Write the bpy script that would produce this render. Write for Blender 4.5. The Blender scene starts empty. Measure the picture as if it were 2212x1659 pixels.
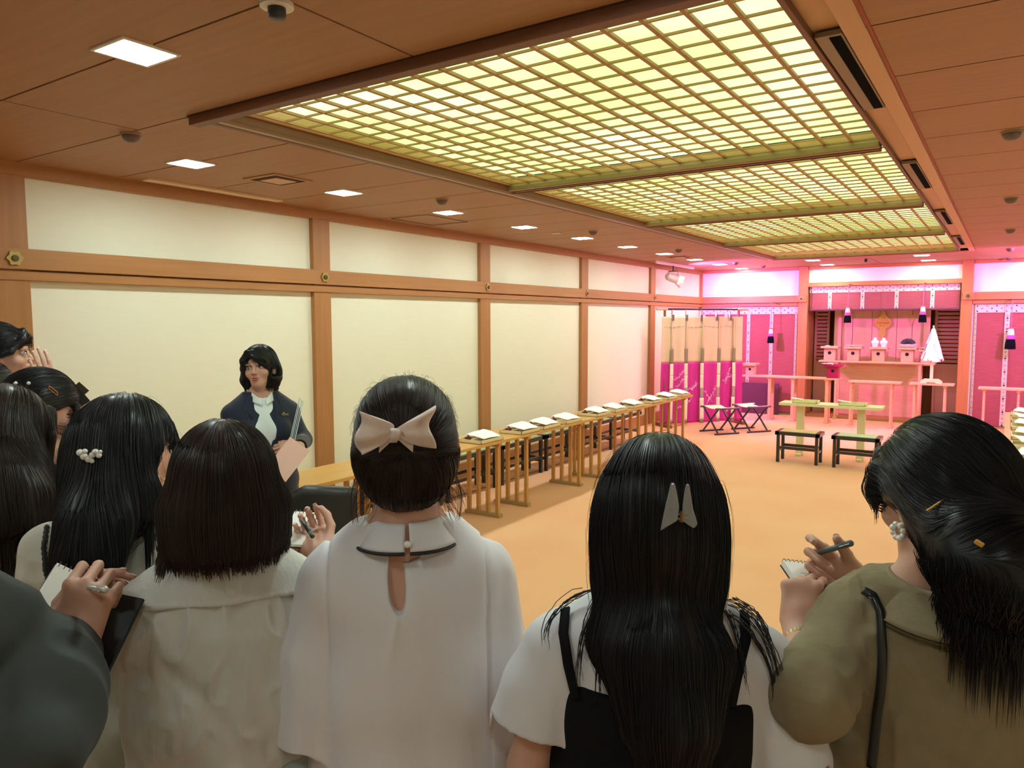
import bpy, bmesh, math, random
import numpy as np
from mathutils import Vector, Matrix, Euler, Quaternion
random.seed(7); np.random.seed(7)
SC = bpy.context.scene
COL = SC.collection
PI = math.pi
# ---------------------------------------------------------------- camera (camera stands at x=0, y=0; room runs along +y)
FPX, YAW, PITCH, ROLL, CAMZ = 1602.59, -0.588594, 0.0852032, 0.00237970, 1.75
cam_d = bpy.data.cameras.new('camera'); cam = bpy.data.objects.new('camera', cam_d); COL.objects.link(cam)
cam_d.sensor_fit = 'HORIZONTAL'; cam_d.sensor_width = 36.0; cam_d.lens = 36.0 * FPX / 2212.0
cam_d.clip_start = 0.05; cam_d.clip_end = 100
def cam_axes():
    cy, sy, cp, sp = math.cos(YAW), math.sin(YAW), math.cos(PITCH), math.sin(PITCH)
    f = Vector((sy*cp, cy*cp, -sp)); r = Vector((cy, -sy, 0)); d = f.cross(r)
    cr, sr = math.cos(ROLL), math.sin(ROLL)
    return cr*r + sr*d, -sr*r + cr*d, f
CR, CD, CF = cam_axes()
cam.matrix_world = Matrix(((CR.x, -CD.x, -CF.x, 0), (CR.y, -CD.y, -CF.y, 0), (CR.z, -CD.z, -CF.z, CAMZ), (0, 0, 0, 1)))
SC.camera = cam
def at(u, v, d):
    """world point seen at pixel (u, v) at depth d along the view axis (used to measure places from the photograph)"""
    return Vector((0, 0, CAMZ)) + d*(CF + CR*((u-1106)/FPX) + CD*((v-829.5)/FPX))
# ---------------------------------------------------------------- world, exposure
w = bpy.data.worlds.new('world'); SC.world = w; w.use_nodes = True
w.node_tree.nodes['Background'].inputs[0].default_value = (0.9, 0.85, 0.8, 1)
w.node_tree.nodes['Background'].inputs[1].default_value = 0.15
SC.view_settings.view_transform = 'Standard'; SC.view_settings.look = 'None'
SC.view_settings.exposure = 0.08; SC.view_settings.gamma = 1.0
SC.view_settings.use_curve_mapping = False
PANEL_E = 1.4      # luminous ceiling
DOWN_E = 105.0       # square downlights
# ---------------------------------------------------------------- tagging
def tag(o, label=None, cat=None, group=None, kind=None):
    if label: o['label'] = label
    if cat: o['category'] = cat
    if group: o['group'] = group
    if kind: o['kind'] = kind
    return o
def thing(name, label, cat, loc=(0, 0, 0), rz=0.0, group=None):
    o = bpy.data.objects.new(name, None); COL.objects.link(o)
    o.location = loc; o.rotation_euler = (0, 0, rz); o.empty_display_size = 0.1
    return tag(o, label, cat, group)
def dup(root, loc, rz=None, label=None, group=None):
    r = root.copy(); COL.objects.link(r); r.location = loc
    if rz is not None: r.rotation_euler = (0, 0, rz)
    if label: r['label'] = label
    if group: r['group'] = group
    for ch in list(root.children):
        c = ch.copy(); COL.objects.link(c); c.parent = r
        for g in ch.children:
            d = g.copy(); COL.objects.link(d); d.parent = c
    return r
# ---------------------------------------------------------------- materials
MATS = {}
def N(nt, t, **kw):
    n = nt.nodes.new(t)
    for k, v in kw.items():
        if k in n.inputs.keys(): n.inputs[k].default_value = v
        else: setattr(n, k, v)
    return n
def mat(name, col, rough=0.6, metal=0.0, spec=0.5, noise=None, bump=None, emit=None, strength=1.0, sheen=0.0, sss=0.0, alpha=None, coat=0.0, trans=0.0):
    """noise=(scale xyz, colour2, detail, contrast); bump=(scale xyz, strength, distance)"""
    if name in MATS: return MATS[name]
    m = bpy.data.materials.new(name); MATS[name] = m; m.use_nodes = True
    nt = m.node_tree; b = nt.nodes['Principled BSDF']
    b.inputs['Base Color'].default_value = (*col, 1); b.inputs['Roughness'].default_value = rough
    b.inputs['Metallic'].default_value = metal; b.inputs['Specular IOR Level'].default_value = spec
    if sheen: b.inputs['Sheen Weight'].default_value = sheen
    if coat: b.inputs['Coat Weight'].default_value = coat
    if trans: b.inputs['Transmission Weight'].default_value = trans
    if sss:
        b.inputs['Subsurface Weight'].default_value = sss; b.inputs['Subsurface Radius'].default_value = (0.01, 0.004, 0.002)
        b.inputs['Subsurface Scale'].default_value = 1.0
    if alpha is not None: b.inputs['Alpha'].default_value = alpha
    if emit:
        b.inputs['Emission Color'].default_value = (*emit, 1); b.inputs['Emission Strength'].default_value = strength
    tc = None
    if noise or bump: tc = N(nt, 'ShaderNodeTexCoord')
    if noise:
        sc, c2, det, con = noise
        mp = N(nt, 'ShaderNodeMapping'); mp.inputs['Scale'].default_value = sc
        nt.links.new(tc.outputs['Object'], mp.inputs[0])
        nz = N(nt, 'ShaderNodeTexNoise'); nz.inputs['Scale'].default_value = 1.0; nz.inputs['Detail'].default_value = det
        nt.links.new(mp.outputs[0], nz.inputs['Vector'])
        mr = N(nt, 'ShaderNodeMapRange'); mr.inputs[1].default_value = 0.5-con; mr.inputs[2].default_value = 0.5+con
        nt.links.new(nz.outputs[0], mr.inputs[0])
        mx = N(nt, 'ShaderNodeMix', data_type='RGBA'); mx.inputs[6].default_value = (*col, 1); mx.inputs[7].default_value = (*c2, 1)
        nt.links.new(mr.outputs[0], mx.inputs[0]); nt.links.new(mx.outputs[2], b.inputs['Base Color'])
    if bump:
        sc, st, di = bump
        mp = N(nt, 'ShaderNodeMapping'); mp.inputs['Scale'].default_value = sc
        nt.links.new(tc.outputs['Object'], mp.inputs[0])
        nz = N(nt, 'ShaderNodeTexNoise'); nz.inputs['Scale'].default_value = 1.0; nz.inputs['Detail'].default_value = 4.0
        nt.links.new(mp.outputs[0], nz.inputs['Vector'])
        bp = N(nt, 'ShaderNodeBump'); bp.inputs['Strength'].default_value = st; bp.inputs['Distance'].default_value = di
        nt.links.new(nz.outputs[0], bp.inputs['Height']); nt.links.new(bp.outputs[0], b.inputs['Normal'])
    return m
WOODX = mat('wood_grain_x', (0.44, 0.20, 0.065), 0.5, noise=((1.2, 30, 30), (0.37, 0.155, 0.045), 6, .25))
WOODY = mat('wood_grain_y', (0.44, 0.20, 0.065), 0.5, noise=((30, 1.2, 30), (0.37, 0.155, 0.045), 6, .25))
WOODZ = mat('wood_grain_z', (0.44, 0.20, 0.065), 0.5, noise=((30, 30, 1.2), (0.37, 0.155, 0.045), 6, .25))
CEILW = mat('ceiling_veneer', (0.40, 0.20, 0.088), 0.55, noise=((1.5, 34, 10), (0.34, 0.16, 0.066), 6, .28))
DARKW = mat('dark_frame_wood', (0.19, 0.07, 0.03), 0.5)
GROOVE = mat('groove_dark', (0.05, 0.015, 0.008), 0.95)
SLOTM = mat('slot_black', (0.004, 0.004, 0.004), 0.95, spec=.05)
PLASTER = mat('wall_cloth', (0.82, 0.80, 0.65), 0.85, noise=((5, 5, 40), (0.80, 0.77, 0.60), 5, .3), bump=((60, 60, 400), .15, .002))
CARPET = mat('carpet_orange', (0.86, 0.46, 0.25), 0.95, spec=.1, noise=((1.1, 1.1, 1.1), (0.82, 0.39, 0.20), 3, .22), bump=((900, 900, 900), .5, .004), sheen=.2)
LATTW = mat('lattice_wood', (0.50, 0.27, 0.13), 0.6)
DIFF = mat('luminous_diffuser', (0.8, 0.9, 0.6), 0.6, emit=(0.70, 1.0, 0.40), strength=PANEL_E)
DOWNM = mat('downlight_diffuser', (1, 1, 1), 0.5, emit=(0.84, 1.0, 0.93), strength=DOWN_E)
BLACKM = mat('black_metal', (0.02, 0.02, 0.022), 0.4)
GREYM = mat('grey_metal', (0.25, 0.22, 0.2), 0.45, metal=.3)
WHITEM = mat('white_paint', (0.8, 0.76, 0.7), 0.5)
BRASS = mat('aged_brass', (0.42, 0.31, 0.12), 0.35, metal=.85)
GOLD = mat('gold_fitting', (0.75, 0.42, 0.12), 0.35, metal=.7)
TABW = mat('table_wood', (0.66, 0.36, 0.10), 0.38, noise=((40, 1.6, 30), (0.56, 0.28, 0.075), 5, .25))
TABZ = mat('table_leg_wood', (0.60, 0.32, 0.10), 0.45, noise=((50, 50, 2), (0.50, 0.25, 0.07), 5, .25))
SHIRAKI = mat('pale_altar_wood', (0.72, 0.42, 0.25), 0.5, noise=((3, 40, 40), (0.62, 0.34, 0.20), 5, .25))
PALEW = mat('pale_cypress', (0.83, 0.76, 0.45), 0.5, noise=((3, 40, 40), (0.78, 0.70, 0.40), 5, .25))
BLKLAC = mat('black_lacquer', (0.018, 0.018, 0.022), 0.3, coat=.3)
PAPER = mat('white_paper', (0.9, 0.9, 0.92), 0.7)
REDP = mat('crimson_card', (0.55, 0.03, 0.10), 0.45)
CHERRY = mat('red_lacquer_bowl', (0.16, 0.012, 0.03), 0.2, coat=.6)
PORC = mat('white_porcelain', (0.88, 0.9, 0.88), 0.15, coat=.5)
REED = mat('bamboo_reed_blind', (0.34, 0.085, 0.085), 0.7, noise=((6, 6, 160), (0.24, 0.05, 0.06), 5, .2), bump=((2, 2, 500), .5, .003))
BROC = mat('cream_brocade', (0.68, 0.64, 0.50), 0.7, noise=((60, 60, 60), (0.52, 0.50, 0.40), 3, .1))
DIAD = mat('brocade_black', (0.03, 0.03, 0.05), 0.6)
DIAP = mat('brocade_rose', (0.50, 0.14, 0.20), 0.6)
CREAM = mat('cream_silk', (0.80, 0.66, 0.40), 0.6)
MAGEN = mat('magenta_silk', (0.50, 0.010, 0.20), 0.5, noise=((8, 8, 3), (0.58, 0.015, 0.27), 3, .3))
PINKR = mat('pink_ribbon', (0.60, 0.05, 0.35), 0.5)
OLIVER = mat('olive_dye', (0.25, 0.22, 0.11), 0.7)

def vary_emission(m, c1, c2, scale):
    nt = m.node_tree; b = nt.nodes['Principled BSDF']; g = N(nt, 'ShaderNodeNewGeometry'); nz = N(nt, 'ShaderNodeTexNoise'); nz.inputs['Scale'].default_value = scale; nz.inputs['Detail'].default_value = 1
    nt.links.new(g.outputs['Position'], nz.inputs['Vector'])
    mr = N(nt, 'ShaderNodeMapRange'); mr.inputs[1].default_value = .36; mr.inputs[2].default_value = .64; nt.links.new(nz.outputs[0], mr.inputs[0])
    mx = N(nt, 'ShaderNodeMix', data_type='RGBA'); mx.inputs[6].default_value = (*c1, 1); mx.inputs[7].default_value = (*c2, 1)
    nt.links.new(mr.outputs[0], mx.inputs[0]); nt.links.new(mx.outputs[2], b.inputs['Emission Color'])
vary_emission(DIFF, (0.40, 0.78, 0.28), (0.64, 1.0, 0.56), 1.3)
# ---------------------------------------------------------------- mesh builder
class MB:
    def __init__(s): s.v = []; s.f = []; s.m = []; s.T = Matrix.Identity(4)
    def add(s, vs, fs, mi=0):
        o = len(s.v); s.v += [tuple(s.T @ Vector(p)) for p in vs]; s.f += [tuple(i+o for i in f) for f in fs]; s.m += [mi]*len(fs)
    def box(s, c, d, mi=0, rz=0, R=None):
        x, y, z = d[0]/2, d[1]/2, d[2]/2
        M = R if R is not None else Matrix.Rotation(rz, 3, 'Z')
        vs = [Vector(c) + M @ Vector((a*x, b*y, e*z)) for a, b, e in ((-1,-1,-1),(1,-1,-1),(1,1,-1),(-1,1,-1),(-1,-1,1),(1,-1,1),(1,1,1),(-1,1,1))]
        s.add(vs, [(0,3,2,1),(4,5,6,7),(0,1,5,4),(1,2,6,5),(2,3,7,6),(3,0,4,7)], mi); return s
    def bx(s, x0, x1, y0, y1, z0, z1, mi=0):
        return s.box(((x0+x1)/2, (y0+y1)/2, (z0+z1)/2), (x1-x0, y1-y0, z1-z0), mi)
    def beam(s, a, b, w, h, mi=0):
        a, b = Vector(a), Vector(b); z = (b-a).normalized(); u = Vector((0,0,1)) if abs(z.z) < .9 else Vector((1,0,0))
        x = u.cross(z).normalized(); y = z.cross(x); R = Matrix((x, y, z)).transposed()
        return s.box((a+b)/2, (w, h, (b-a).length), mi, R=R)
    def tube(s, pts, r, n=8, mi=0, cap=True):
        pts = [Vector(p) for p in pts]; k = len(pts); rr = r if isinstance(r, (list, tuple)) else [r]*k
        vs = []; x = None
        for i, p in enumerate(pts):
            t = (pts[min(i+1, k-1)] - pts[max(i-1, 0)]).normalized()
            if x is None:
                u = Vector((0,0,1)) if abs(t.z) < .9 else Vector((1,0,0)); x = u.cross(t).normalized()
            else: x = (x - t*x.dot(t)).normalized()
            y = t.cross(x)
            vs += [p + rr[i]*(math.cos(2*PI*j/n)*x + math.sin(2*PI*j/n)*y) for j in range(n)]
        fs = [(i*n+j, i*n+(j+1) % n, (i+1)*n+(j+1) % n, (i+1)*n+j) for i in range(k-1) for j in range(n)]
        if cap: fs += [tuple(range(n-1, -1, -1)), tuple((k-1)*n+j for j in range(n))]
        s.add(vs, fs, mi); return s
    def lathe(s, prof, n=24, c=(0,0,0), mi=0, sx=1, sy=1):
        vs = [(c[0]+sx*r*math.cos(2*PI*j/n), c[1]+sy*r*math.sin(2*PI*j/n), c[2]+z) for r, z in prof for j in range(n)]
        k = len(prof)
        fs = [(i*n+j, i*n+(j+1) % n, (i+1)*n+(j+1) % n, (i+1)*n+j) for i in range(k-1) for j in range(n)]
        fs += [tuple(range(n-1, -1, -1)), tuple((k-1)*n+j for j in range(n))]
        s.add(vs, fs, mi); return s
    def prism(s, out, h, mi=0, axis='z', c=(0,0,0)):
        n = len(out)
        def P(a, b, t):
            q = {'z': (a, b, t), 'y': (a, t, b), 'x': (t, a, b)}[axis]; return (q[0]+c[0], q[1]+c[1], q[2]+c[2])
        vs = [P(a, b, -h/2) for a, b in out] + [P(a, b, h/2) for a, b in out]
        fs = [tuple(range(n-1, -1, -1)), tuple(range(n, 2*n))] + [(i, (i+1) % n, n+(i+1) % n, n+i) for i in range(n)]
        s.add(vs, fs, mi); return s
    def ball(s, c, r, n=10, mi=0, R=None):
        r = r if isinstance(r, (list, tuple)) else (r, r, r); vs = []; k = n
        for i in range(k+1):
            a = PI*i/k
            for j in range(2*n):
                q = Vector((r[0]*math.sin(a)*math.cos(PI*j/n), r[1]*math.sin(a)*math.sin(PI*j/n), r[2]*math.cos(a)))
                vs.append(Vector(c) + ((R @ q) if R is not None else q))
        m = 2*n
        s.add(vs, [((i+1)*m+j, (i+1)*m+(j+1) % m, i*m+(j+1) % m, i*m+j) for i in range(k) for j in range(m)], mi); return s
    def grid(s, fn, nu, nv, mi=0, th=0.0):
        """surface patch fn(u, v) with optional thickness th"""
        P = [[Vector(fn(i/nu, j/nv)) for j in range(nv+1)] for i in range(nu+1)]
        vs = [p for row in P for p in row]; q = nv+1
        fs = [(i*q+j, (i+1)*q+j, (i+1)*q+j+1, i*q+j+1) for i in range(nu) for j in range(nv)]
        if th:
            nr = []
            for i in range(nu+1):
                for j in range(nv+1):
                    du = P[min(i+1, nu)][j]-P[max(i-1, 0)][j]; dv = P[i][min(j+1, nv)]-P[i][max(j-1, 0)]
                    c = du.cross(dv); nr.append(c.normalized() if c.length > 1e-9 else Vector((0,0,1)))
            o = len(vs); vs = vs + [v - n*th for v, n in zip(vs, nr)]
            fs += [tuple(o+k for k in reversed(f)) for f in fs]
            for i in range(nu):
                fs.append((i*q, o+i*q, o+(i+1)*q, (i+1)*q)); fs.append((i*q+nv, (i+1)*q+nv, o+(i+1)*q+nv, o+i*q+nv))
            for j in range(nv):
                fs.append((j, j+1, o+j+1, o+j)); fs.append((nu*q+j, o+nu*q+j, o+nu*q+j+1, nu*q+j+1))
        s.add(vs, fs, mi); return s
    def obj(s, name, mats, parent=None, loc=(0,0,0), rz=0, smooth=False, bevel=0, seg=2):
        me = bpy.data.meshes.new(name); me.from_pydata(s.v, [], s.f)
        mats = mats if isinstance(mats, (list, tuple)) else [mats]
        for m in mats: me.materials.append(m)
        me.polygons.foreach_set('material_index', s.m)
        bm = bmesh.new(); bm.from_mesh(me); bmesh.ops.recalc_face_normals(bm, faces=bm.faces); bm.to_mesh(me); bm.free()
        if smooth: me.polygons.foreach_set('use_smooth', [True]*len(me.polygons))
        me.update()
        o = bpy.data.objects.new(name, me); COL.objects.link(o); o.location = loc; o.rotation_euler = (0, 0, rz)
        if parent: o.parent = parent
        if bevel:
            b = o.modifiers.new('bevel', 'BEVEL'); b.width = bevel; b.segments = seg; b.limit_method = 'ANGLE'
        return o
def struct(o): o['kind'] = 'structure'; return o
def ordinal(i): return ['first','second','third','fourth','fifth','sixth','seventh','eighth','ninth','tenth','eleventh','twelfth','thirteenth','fourteenth','fifteenth','sixteenth'][i]
# ================================================================ ROOM
XL, XR, YB, YF, H = -5.03, 1.33, 14.15, -1.3, 2.70
struct(MB().bx(XL-.1, XR+.1, YF-.1, 15.3, -.1, 0).obj('floor', CARPET))
# joint of the carpet border along the left wall
struct(MB().bx(-4.505, -4.495, 2.0, YB, 0, .006).obj('trim_1', mat('carpet_seam', (0.30, .10, .04), .9)))
# ceiling: veneer boards with open joints over a dark backing, opening for the luminous panels
cb = MB(); PX0, PX1, PY0, PY1 = -3.22, -0.50, 2.12, 12.12
cb.bx(XL-.1, PX0, YF-.1, 15.3, 2.715, 2.75, 1); cb.bx(PX1, XR+.1, YF-.1, 15.3, 2.715, 2.75, 1)
cb.bx(PX0, PX1, YF-.1, PY0, 2.715, 2.75, 1); cb.bx(PX0, PX1, PY1, 15.3, 2.715, 2.75, 1)
cb.bx(PX0-.1, PX1+.1, PY0-.1, PY1+.1, 2.98, 3.0, 1)
cb.bx(PX0-.02, PX0, PY0, PY1, 2.7, 2.98, 1); cb.bx(PX1, PX1+.02, PY0, PY1, 2.7, 2.98, 1)
cb.bx(PX0, PX1, PY0-.02, PY0, 2.7, 2.98, 1); cb.bx(PX0, PX1, PY1, PY1+.02, 2.7, 2.98, 1)
g = .005; ys = [1.515 + .605*k for k in range(-5, 24)]
ys = [YF-.1] + ys
for i in range(len(ys)-1):
    y0, y1 = ys[i]+g, min(ys[i+1], 15.3)-g
    if y0 > 15: continue
    if y1 < PY0+.05 or y0 > PY1-.1:
        segs = [(XL-.1, -3.65), (-3.65, -1.83), (-1.83, 0), (0, XR+.1)] if y1 < PY0+.1 else [(XL-.1, -1.83), (-1.83, XR+.1)]
    elif y1 > PY1: segs = [(XL-.1, PX0+g), (PX1-g, XR+.1)]
    else: segs = [(XL-.1, PX0+g), (PX1-g, XR+.1)]
    for a, b in segs: cb.bx(a+g, b-g, y0, y1, H, 2.72, 0)
cb.bx(PX0, PX1, 11.81-.02+.605*0+.35, 12.415-g, H, 2.72, 0)
struct(cb.obj('ceiling', [CEILW, GROOVE]))
# walls
wl = MB(); wl.bx(XL-.12, XL, YF-.1, 15.3, 0, 2.75); struct(wl.obj('wall_left', PLASTER))
struct(MB().bx(XR, XR+.12, YF-.1, 15.3, 0, 2.75).obj('wall_right', PLASTER))
struct(MB().bx(XL, XR, YF-.12, YF, 0, 2.75).obj('wall_front', mat('entrance_wall', (.5, .42, .32), .8)))
AX0, AX1 = -3.02, -0.66
wb = MB(); wb.bx(XL, AX0-.16, YB, YB+.12, 0, 2.75); wb.bx(AX1+.16, XR, YB, YB+.12, 0, 2.75); wb.bx(AX0-.16, AX1+.16, YB, YB+.12, 2.40, 2.75)
struct(wb.obj('wall_back', PLASTER))
# altar recess: side walls, back wall, top
wr = MB(); wr.bx(AX0-.14, AX0-.02, YB+.05, 15.3, 0, 2.7); wr.bx(AX1+.02, AX1+.14, YB+.05, 15.3, 0, 2.7); wr.bx(AX0-.1, AX1+.1, 15.2, 15.3, 0, 2.7); wr.bx(AX0-.1, AX1+.1, YB+.12, 15.2, 2.42, 2.5)
struct(wr.obj('wall_altar', WOODZ))
# posts / rails: each post is one trim piece
tn = [1]
def trim(mb, m, bevel=.004):
    tn[0] += 1; return struct(mb.obj('trim_%d' % tn[0], m, bevel=bevel))
for y in (-.32, 2.075, 4.50, 6.93, 9.33, 11.75):
    trim(MB().bx(XL-.02, XL+.045, y-.095, y+.095, 0, H), WOODZ)
    if y > 0: trim(MB().bx(XR-.045, XR+.02, y-.095, y+.095, 0, H), WOODZ)
trim(MB().bx(XL-.02, XL+.05, YB-.05, YB+.02, 0, H), WOODZ)
trim(MB().bx(AX0-.16, AX0, YB-.07, YB+.10, 0, H), WOODZ); trim(MB().bx(AX1, AX1+.16, YB-.07, YB+.10, 0, H), WOODZ)
for x0, x1, s in ((XL-.01, XL+.075, 1), (XR-.075, XR+.01, -1)):   # rail, lower member, crown, base along both side walls
    trim(MB().bx(x0, x1, YF, YB, 2.065, 2.19), WOODY)
    a, b = (XL-.01, XL+.055) if s > 0 else (XR-.055, XR+.01)
    trim(MB().bx(a, b, YF, YB, 2.0, 2.058), WOODY); trim(MB().bx(a, b, YF, YB, 2.625, 2.705), WOODY)
    struct(MB().bx(a, b-(.02 if s > 0 else 0), YF, YB, 0, .17).obj('baseboard_' + ('left' if s > 0 else 'right'), WOODY, bevel=.004))
for x0, x1 in ((XL, AX0-.165), (AX1+.165, XR)):
    trim(MB().bx(x0, x1+.02, YB-.085, YB+.01, 2.065, 2.19), WOODX); trim(MB().bx(x0, x1, YB-.06, YB+.01, 2.0, 2.058), WOODX)
    trim(MB().bx(x0, x1, YB-.05, YB+.01, 2.645, 2.70), WOODX)
trim(MB().bx(AX0, AX1, YB-.05, YB+.03, 2.645, 2.70), WOODX)
trim(MB().bx(AX0, AX1, YB-.06, YB+.12, 2.34, 2.415), WOODX)
for x0, x1 in ((AX0-.19, AX0-.02), (AX1+.02, AX1+.19)): trim(MB().bx(x0, x1, YB-.10, YB-.06, 2.065, 2.19), WOODX)
trim(MB().bx(AX0, AX1, YB-.02, YB+.9, 0.0, .035), WOODX)
# flower-shaped nail covers on the rail at each post
def nail(label, loc, ax):
    t = thing('nail_cover', label, 'nail cover', loc, 0 if ax == 'y' else PI/2, 'hexagonal nail covers on the wall rail')
    o = [( .042*(1+.12*math.cos(6*a))*math.cos(a), .042*(1+.12*math.cos(6*a))*math.sin(a)) for a in [2*PI*i/36 for i in range(36)]]
    MB().prism(o, .012, axis='y', c=(0, .006, 0)).obj('plate', BRASS, t, bevel=.002)
    o2 = [(.02*math.cos(a), .02*math.sin(a)) for a in [2*PI*i/12 for i in range(12)]]
    MB().prism(o2, .012, axis='y', c=(0, -.002, 0)).obj('boss', mat('dark_brass', (.10, .08, .03), .4, metal=.8), t, bevel=.003)
    return t
nl = ['large brass nail cover on the rail at the far left edge', 'brass nail cover on the post behind the standing guide', 'brass nail cover on the second full post from the left', 'brass nail cover on the third full post from the left', 'brass nail cover on the last wall post before the curtain stand']
for k, y in enumerate((2.075, 4.50, 6.93, 9.33, 11.75)): nail(nl[k], (XL+.075+.012, y-.0, 2.128), 'x')
nail('brass nail cover on the post left of the altar', (AX0-.10, YB-.112, 2.128), 'y'); nail('brass nail cover on the post right of the altar', (AX1+.10, YB-.112, 2.128), 'y')

# ---------------------------------------------------------------- luminous ceiling: four lattice panels
lab = ['largest glowing lattice ceiling panel, nearest the camera', 'glowing lattice ceiling panel just behind the nearest one', 'third glowing lattice ceiling panel, narrow strip near the altar end', 'farthest and thinnest glowing lattice ceiling panel']
PALEF = mat('pale_frame_wood', (.60, .34, .17), .5)
for k in range(4):
    y0 = 2.17 + 2.44*k; y1 = y0 + 2.44
    a0, a1, b0, b1 = -3.03, -.625, y0+.06, y1-.07
    t = thing('luminous_ceiling_panel', lab[k], 'ceiling light', ((a0+a1)/2, (y0+y1)/2, 2.70), 0, 'luminous lattice ceiling panels')
    cx, cy, _ = t.location
    f = MB()
    f.bx(PX0-cx, a0-cx, y0-cy, y1-cy, .02, .075, 0); f.bx(a1-cx, PX1-cx, y0-cy, y1-cy, .02, .075, 0)
    f.bx(a0-cx, a1-cx, y0-cy, b0-cy, .02, .075, 0); f.bx(a0-cx, a1-cx, b1-cy, y1-cy, .02, .075, 0)
    f.obj('frame', PALEF, t, bevel=.003)
    g2 = MB()   # outer mouldings: dark lip, pale strip
    g2.bx(PX0-cx, PX0+.035-cx, y0-cy, y1-cy, -.012, .02, 0); g2.bx(a0-.055-cx, a0-.02-cx, y0-cy, y1-cy, -.022, .02, 0)
    g2.bx(PX1-.115-cx, PX1-.095-cx, y0-cy, y1-cy, -.010, .02, 0)
    g2.bx(a0-cx, a1-cx, y1-.045-cy, y1-.012-cy, -.022, .02, 0)
    if k == 0: g2.bx(PX0-cx, PX1-cx, y0-.055-cy, y0-cy, -.04, .02, 0)
    g2.bx(a0-.055-cx, a1-cx, y1-.005-cy, y1+.008-cy, -.026, .02, 0)
    g2.obj('dark_moulding', DARKW, t, bevel=.003)
    g3 = MB(); g3.bx(a0-.10-cx, a0-.06-cx, y0-cy, y1-cy, -.026, .02); g3.bx(a0-.05-cx, a1-cx, y1-.085-cy, y1-.05-cy, -.018, .02)
    g3.obj('pale_moulding', mat('moulding_bronze', (.34, .23, .12), .35, metal=.3), t, bevel=.006)
    lt = MB(); nx = 17; ny = 16
    for i in range(nx+1): x = a0 + (a1-a0)*i/nx - cx; lt.bx(x-.0085, x+.0085, b0-cy, b1-cy, .030, .042)
    for j in range(ny+1): y = b0 + (b1-b0)*j/ny - cy; lt.bx(a0-cx, a1-cx, y-.0045, y+.0045, .032, .041)
    lt.obj('lattice', LATTW, t)
    MB().bx(a0-.03-cx, a1+.03-cx, b0-.02-cy, b1+.02-cy, .085, .095).obj('diffuser', DIFF, t)
# linear air slots beside the panels
sl = ['long black linear air slot right of the nearest ceiling lattice', 'black linear air slot right of the second ceiling lattice', 'short-looking black air slot right of the third ceiling lattice', 'farthest black air slot at the right end of the ceiling lattice']
for k in range(4):
    y0 = 2.72 + 2.44*k
    t = thing('air_slot', sl[k], 'air vent', (-.545, y0+.52, 2.70), 0, 'linear air slots')
    MB().bx(-.043, .043, -.52, .52, -.006, .012).obj('frame', mat('slot_grey', (.26, .19, .12), .5), t, bevel=.002)
    MB().bx(.000, .036, -.50, .50, -.009, -.002).obj('slot', SLOTM, t)
t = thing('air_slot', 'thin dark air slot in the left edge of the nearest ceiling lattice', 'air vent', (-3.16, 3.4, 2.695), 0, 'linear air slots')
MB().bx(-.03, .03, -.45, .45, -.006, .008).obj('frame', DARKW, t); MB().bx(-.012, .012, -.43, .43, -.009, -.002).obj('slot', BLACKM, t)
# reddish joint strip right of the slots
trim(MB().bx(-.498, -.43, PY0, PY1, 2.694, 2.712), PALEF, .002); trim(MB().bx(-.425, -.415, PY0, PY1, 2.696, 2.712), mat('red_joint', (.35, .06, .02), .6), 0)
# square downlights
REARM = mat('rear_fill_glow', (1, 1, 1), .5, emit=(0.84, 1.0, 0.93), strength=DOWN_E*.55)
def downlight(x, y, label, m=None):
    t = thing('downlight', label, 'ceiling light', (x, y, 2.70), 0, 'square recessed downlights')
    fr = MB(); s = .095; w_ = .012
    fr.bx(-s-w_, s+w_, -s-w_, -s, -.006, .01); fr.bx(-s-w_, s+w_, s, s+w_, -.006, .01); fr.bx(-s-w_, -s, -s, s, -.006, .01); fr.bx(s, s+w_, -s, s, -.006, .01)
    fr.obj('frame', WHITEM, t); MB().bx(-s, s, -s, s, -.004, .006).obj('diffuser', m or DOWNM, t)
dls = ['largest square downlight, upper left', 'second square downlight from the left, above the long wall', 'square downlight beside the square air vent', 'fourth square downlight along the left wall', 'fifth square downlight along the left wall', 'sixth square downlight along the left wall', 'seventh square downlight along the left wall', 'eighth square downlight along the left wall, above the spotlight', 'ninth square downlight along the left wall', 'tenth square downlight along the left wall', 'last square downlight of the left wall row, in the far corner']
downlight(-2.61, 1.52, dls[0])
for k in range(10): downlight(-4.145, 2.73+1.237*k, dls[k+1])
for x, y, l in ((-2.645, 12.62, 'left front downlight of the four before the altar'), (-2.645, 13.76, 'left rear downlight of the four before the altar'), (-1.115, 12.58, 'right front downlight of the four before the altar'), (-1.115, 13.70, 'right rear downlight of the four before the altar')): downlight(x, y, l)
for k in range(10): downlight(.45, 2.73+1.237*k, '%s square downlight of the row along the right wall' % ordinal(k))
downlight(-1.1, 1.52, 'square downlight above the visitors')
for x, l in ((-4.145, 'farthest left'), (-2.61, 'left of centre'), (-1.1, 'right of centre'), (.45, 'farthest right')): downlight(x, -.4, 'added unseen square fill light behind the visitors, ' + l, REARM)  # unseen fill lamps added behind the camera to brighten the visitors' backs
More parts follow.
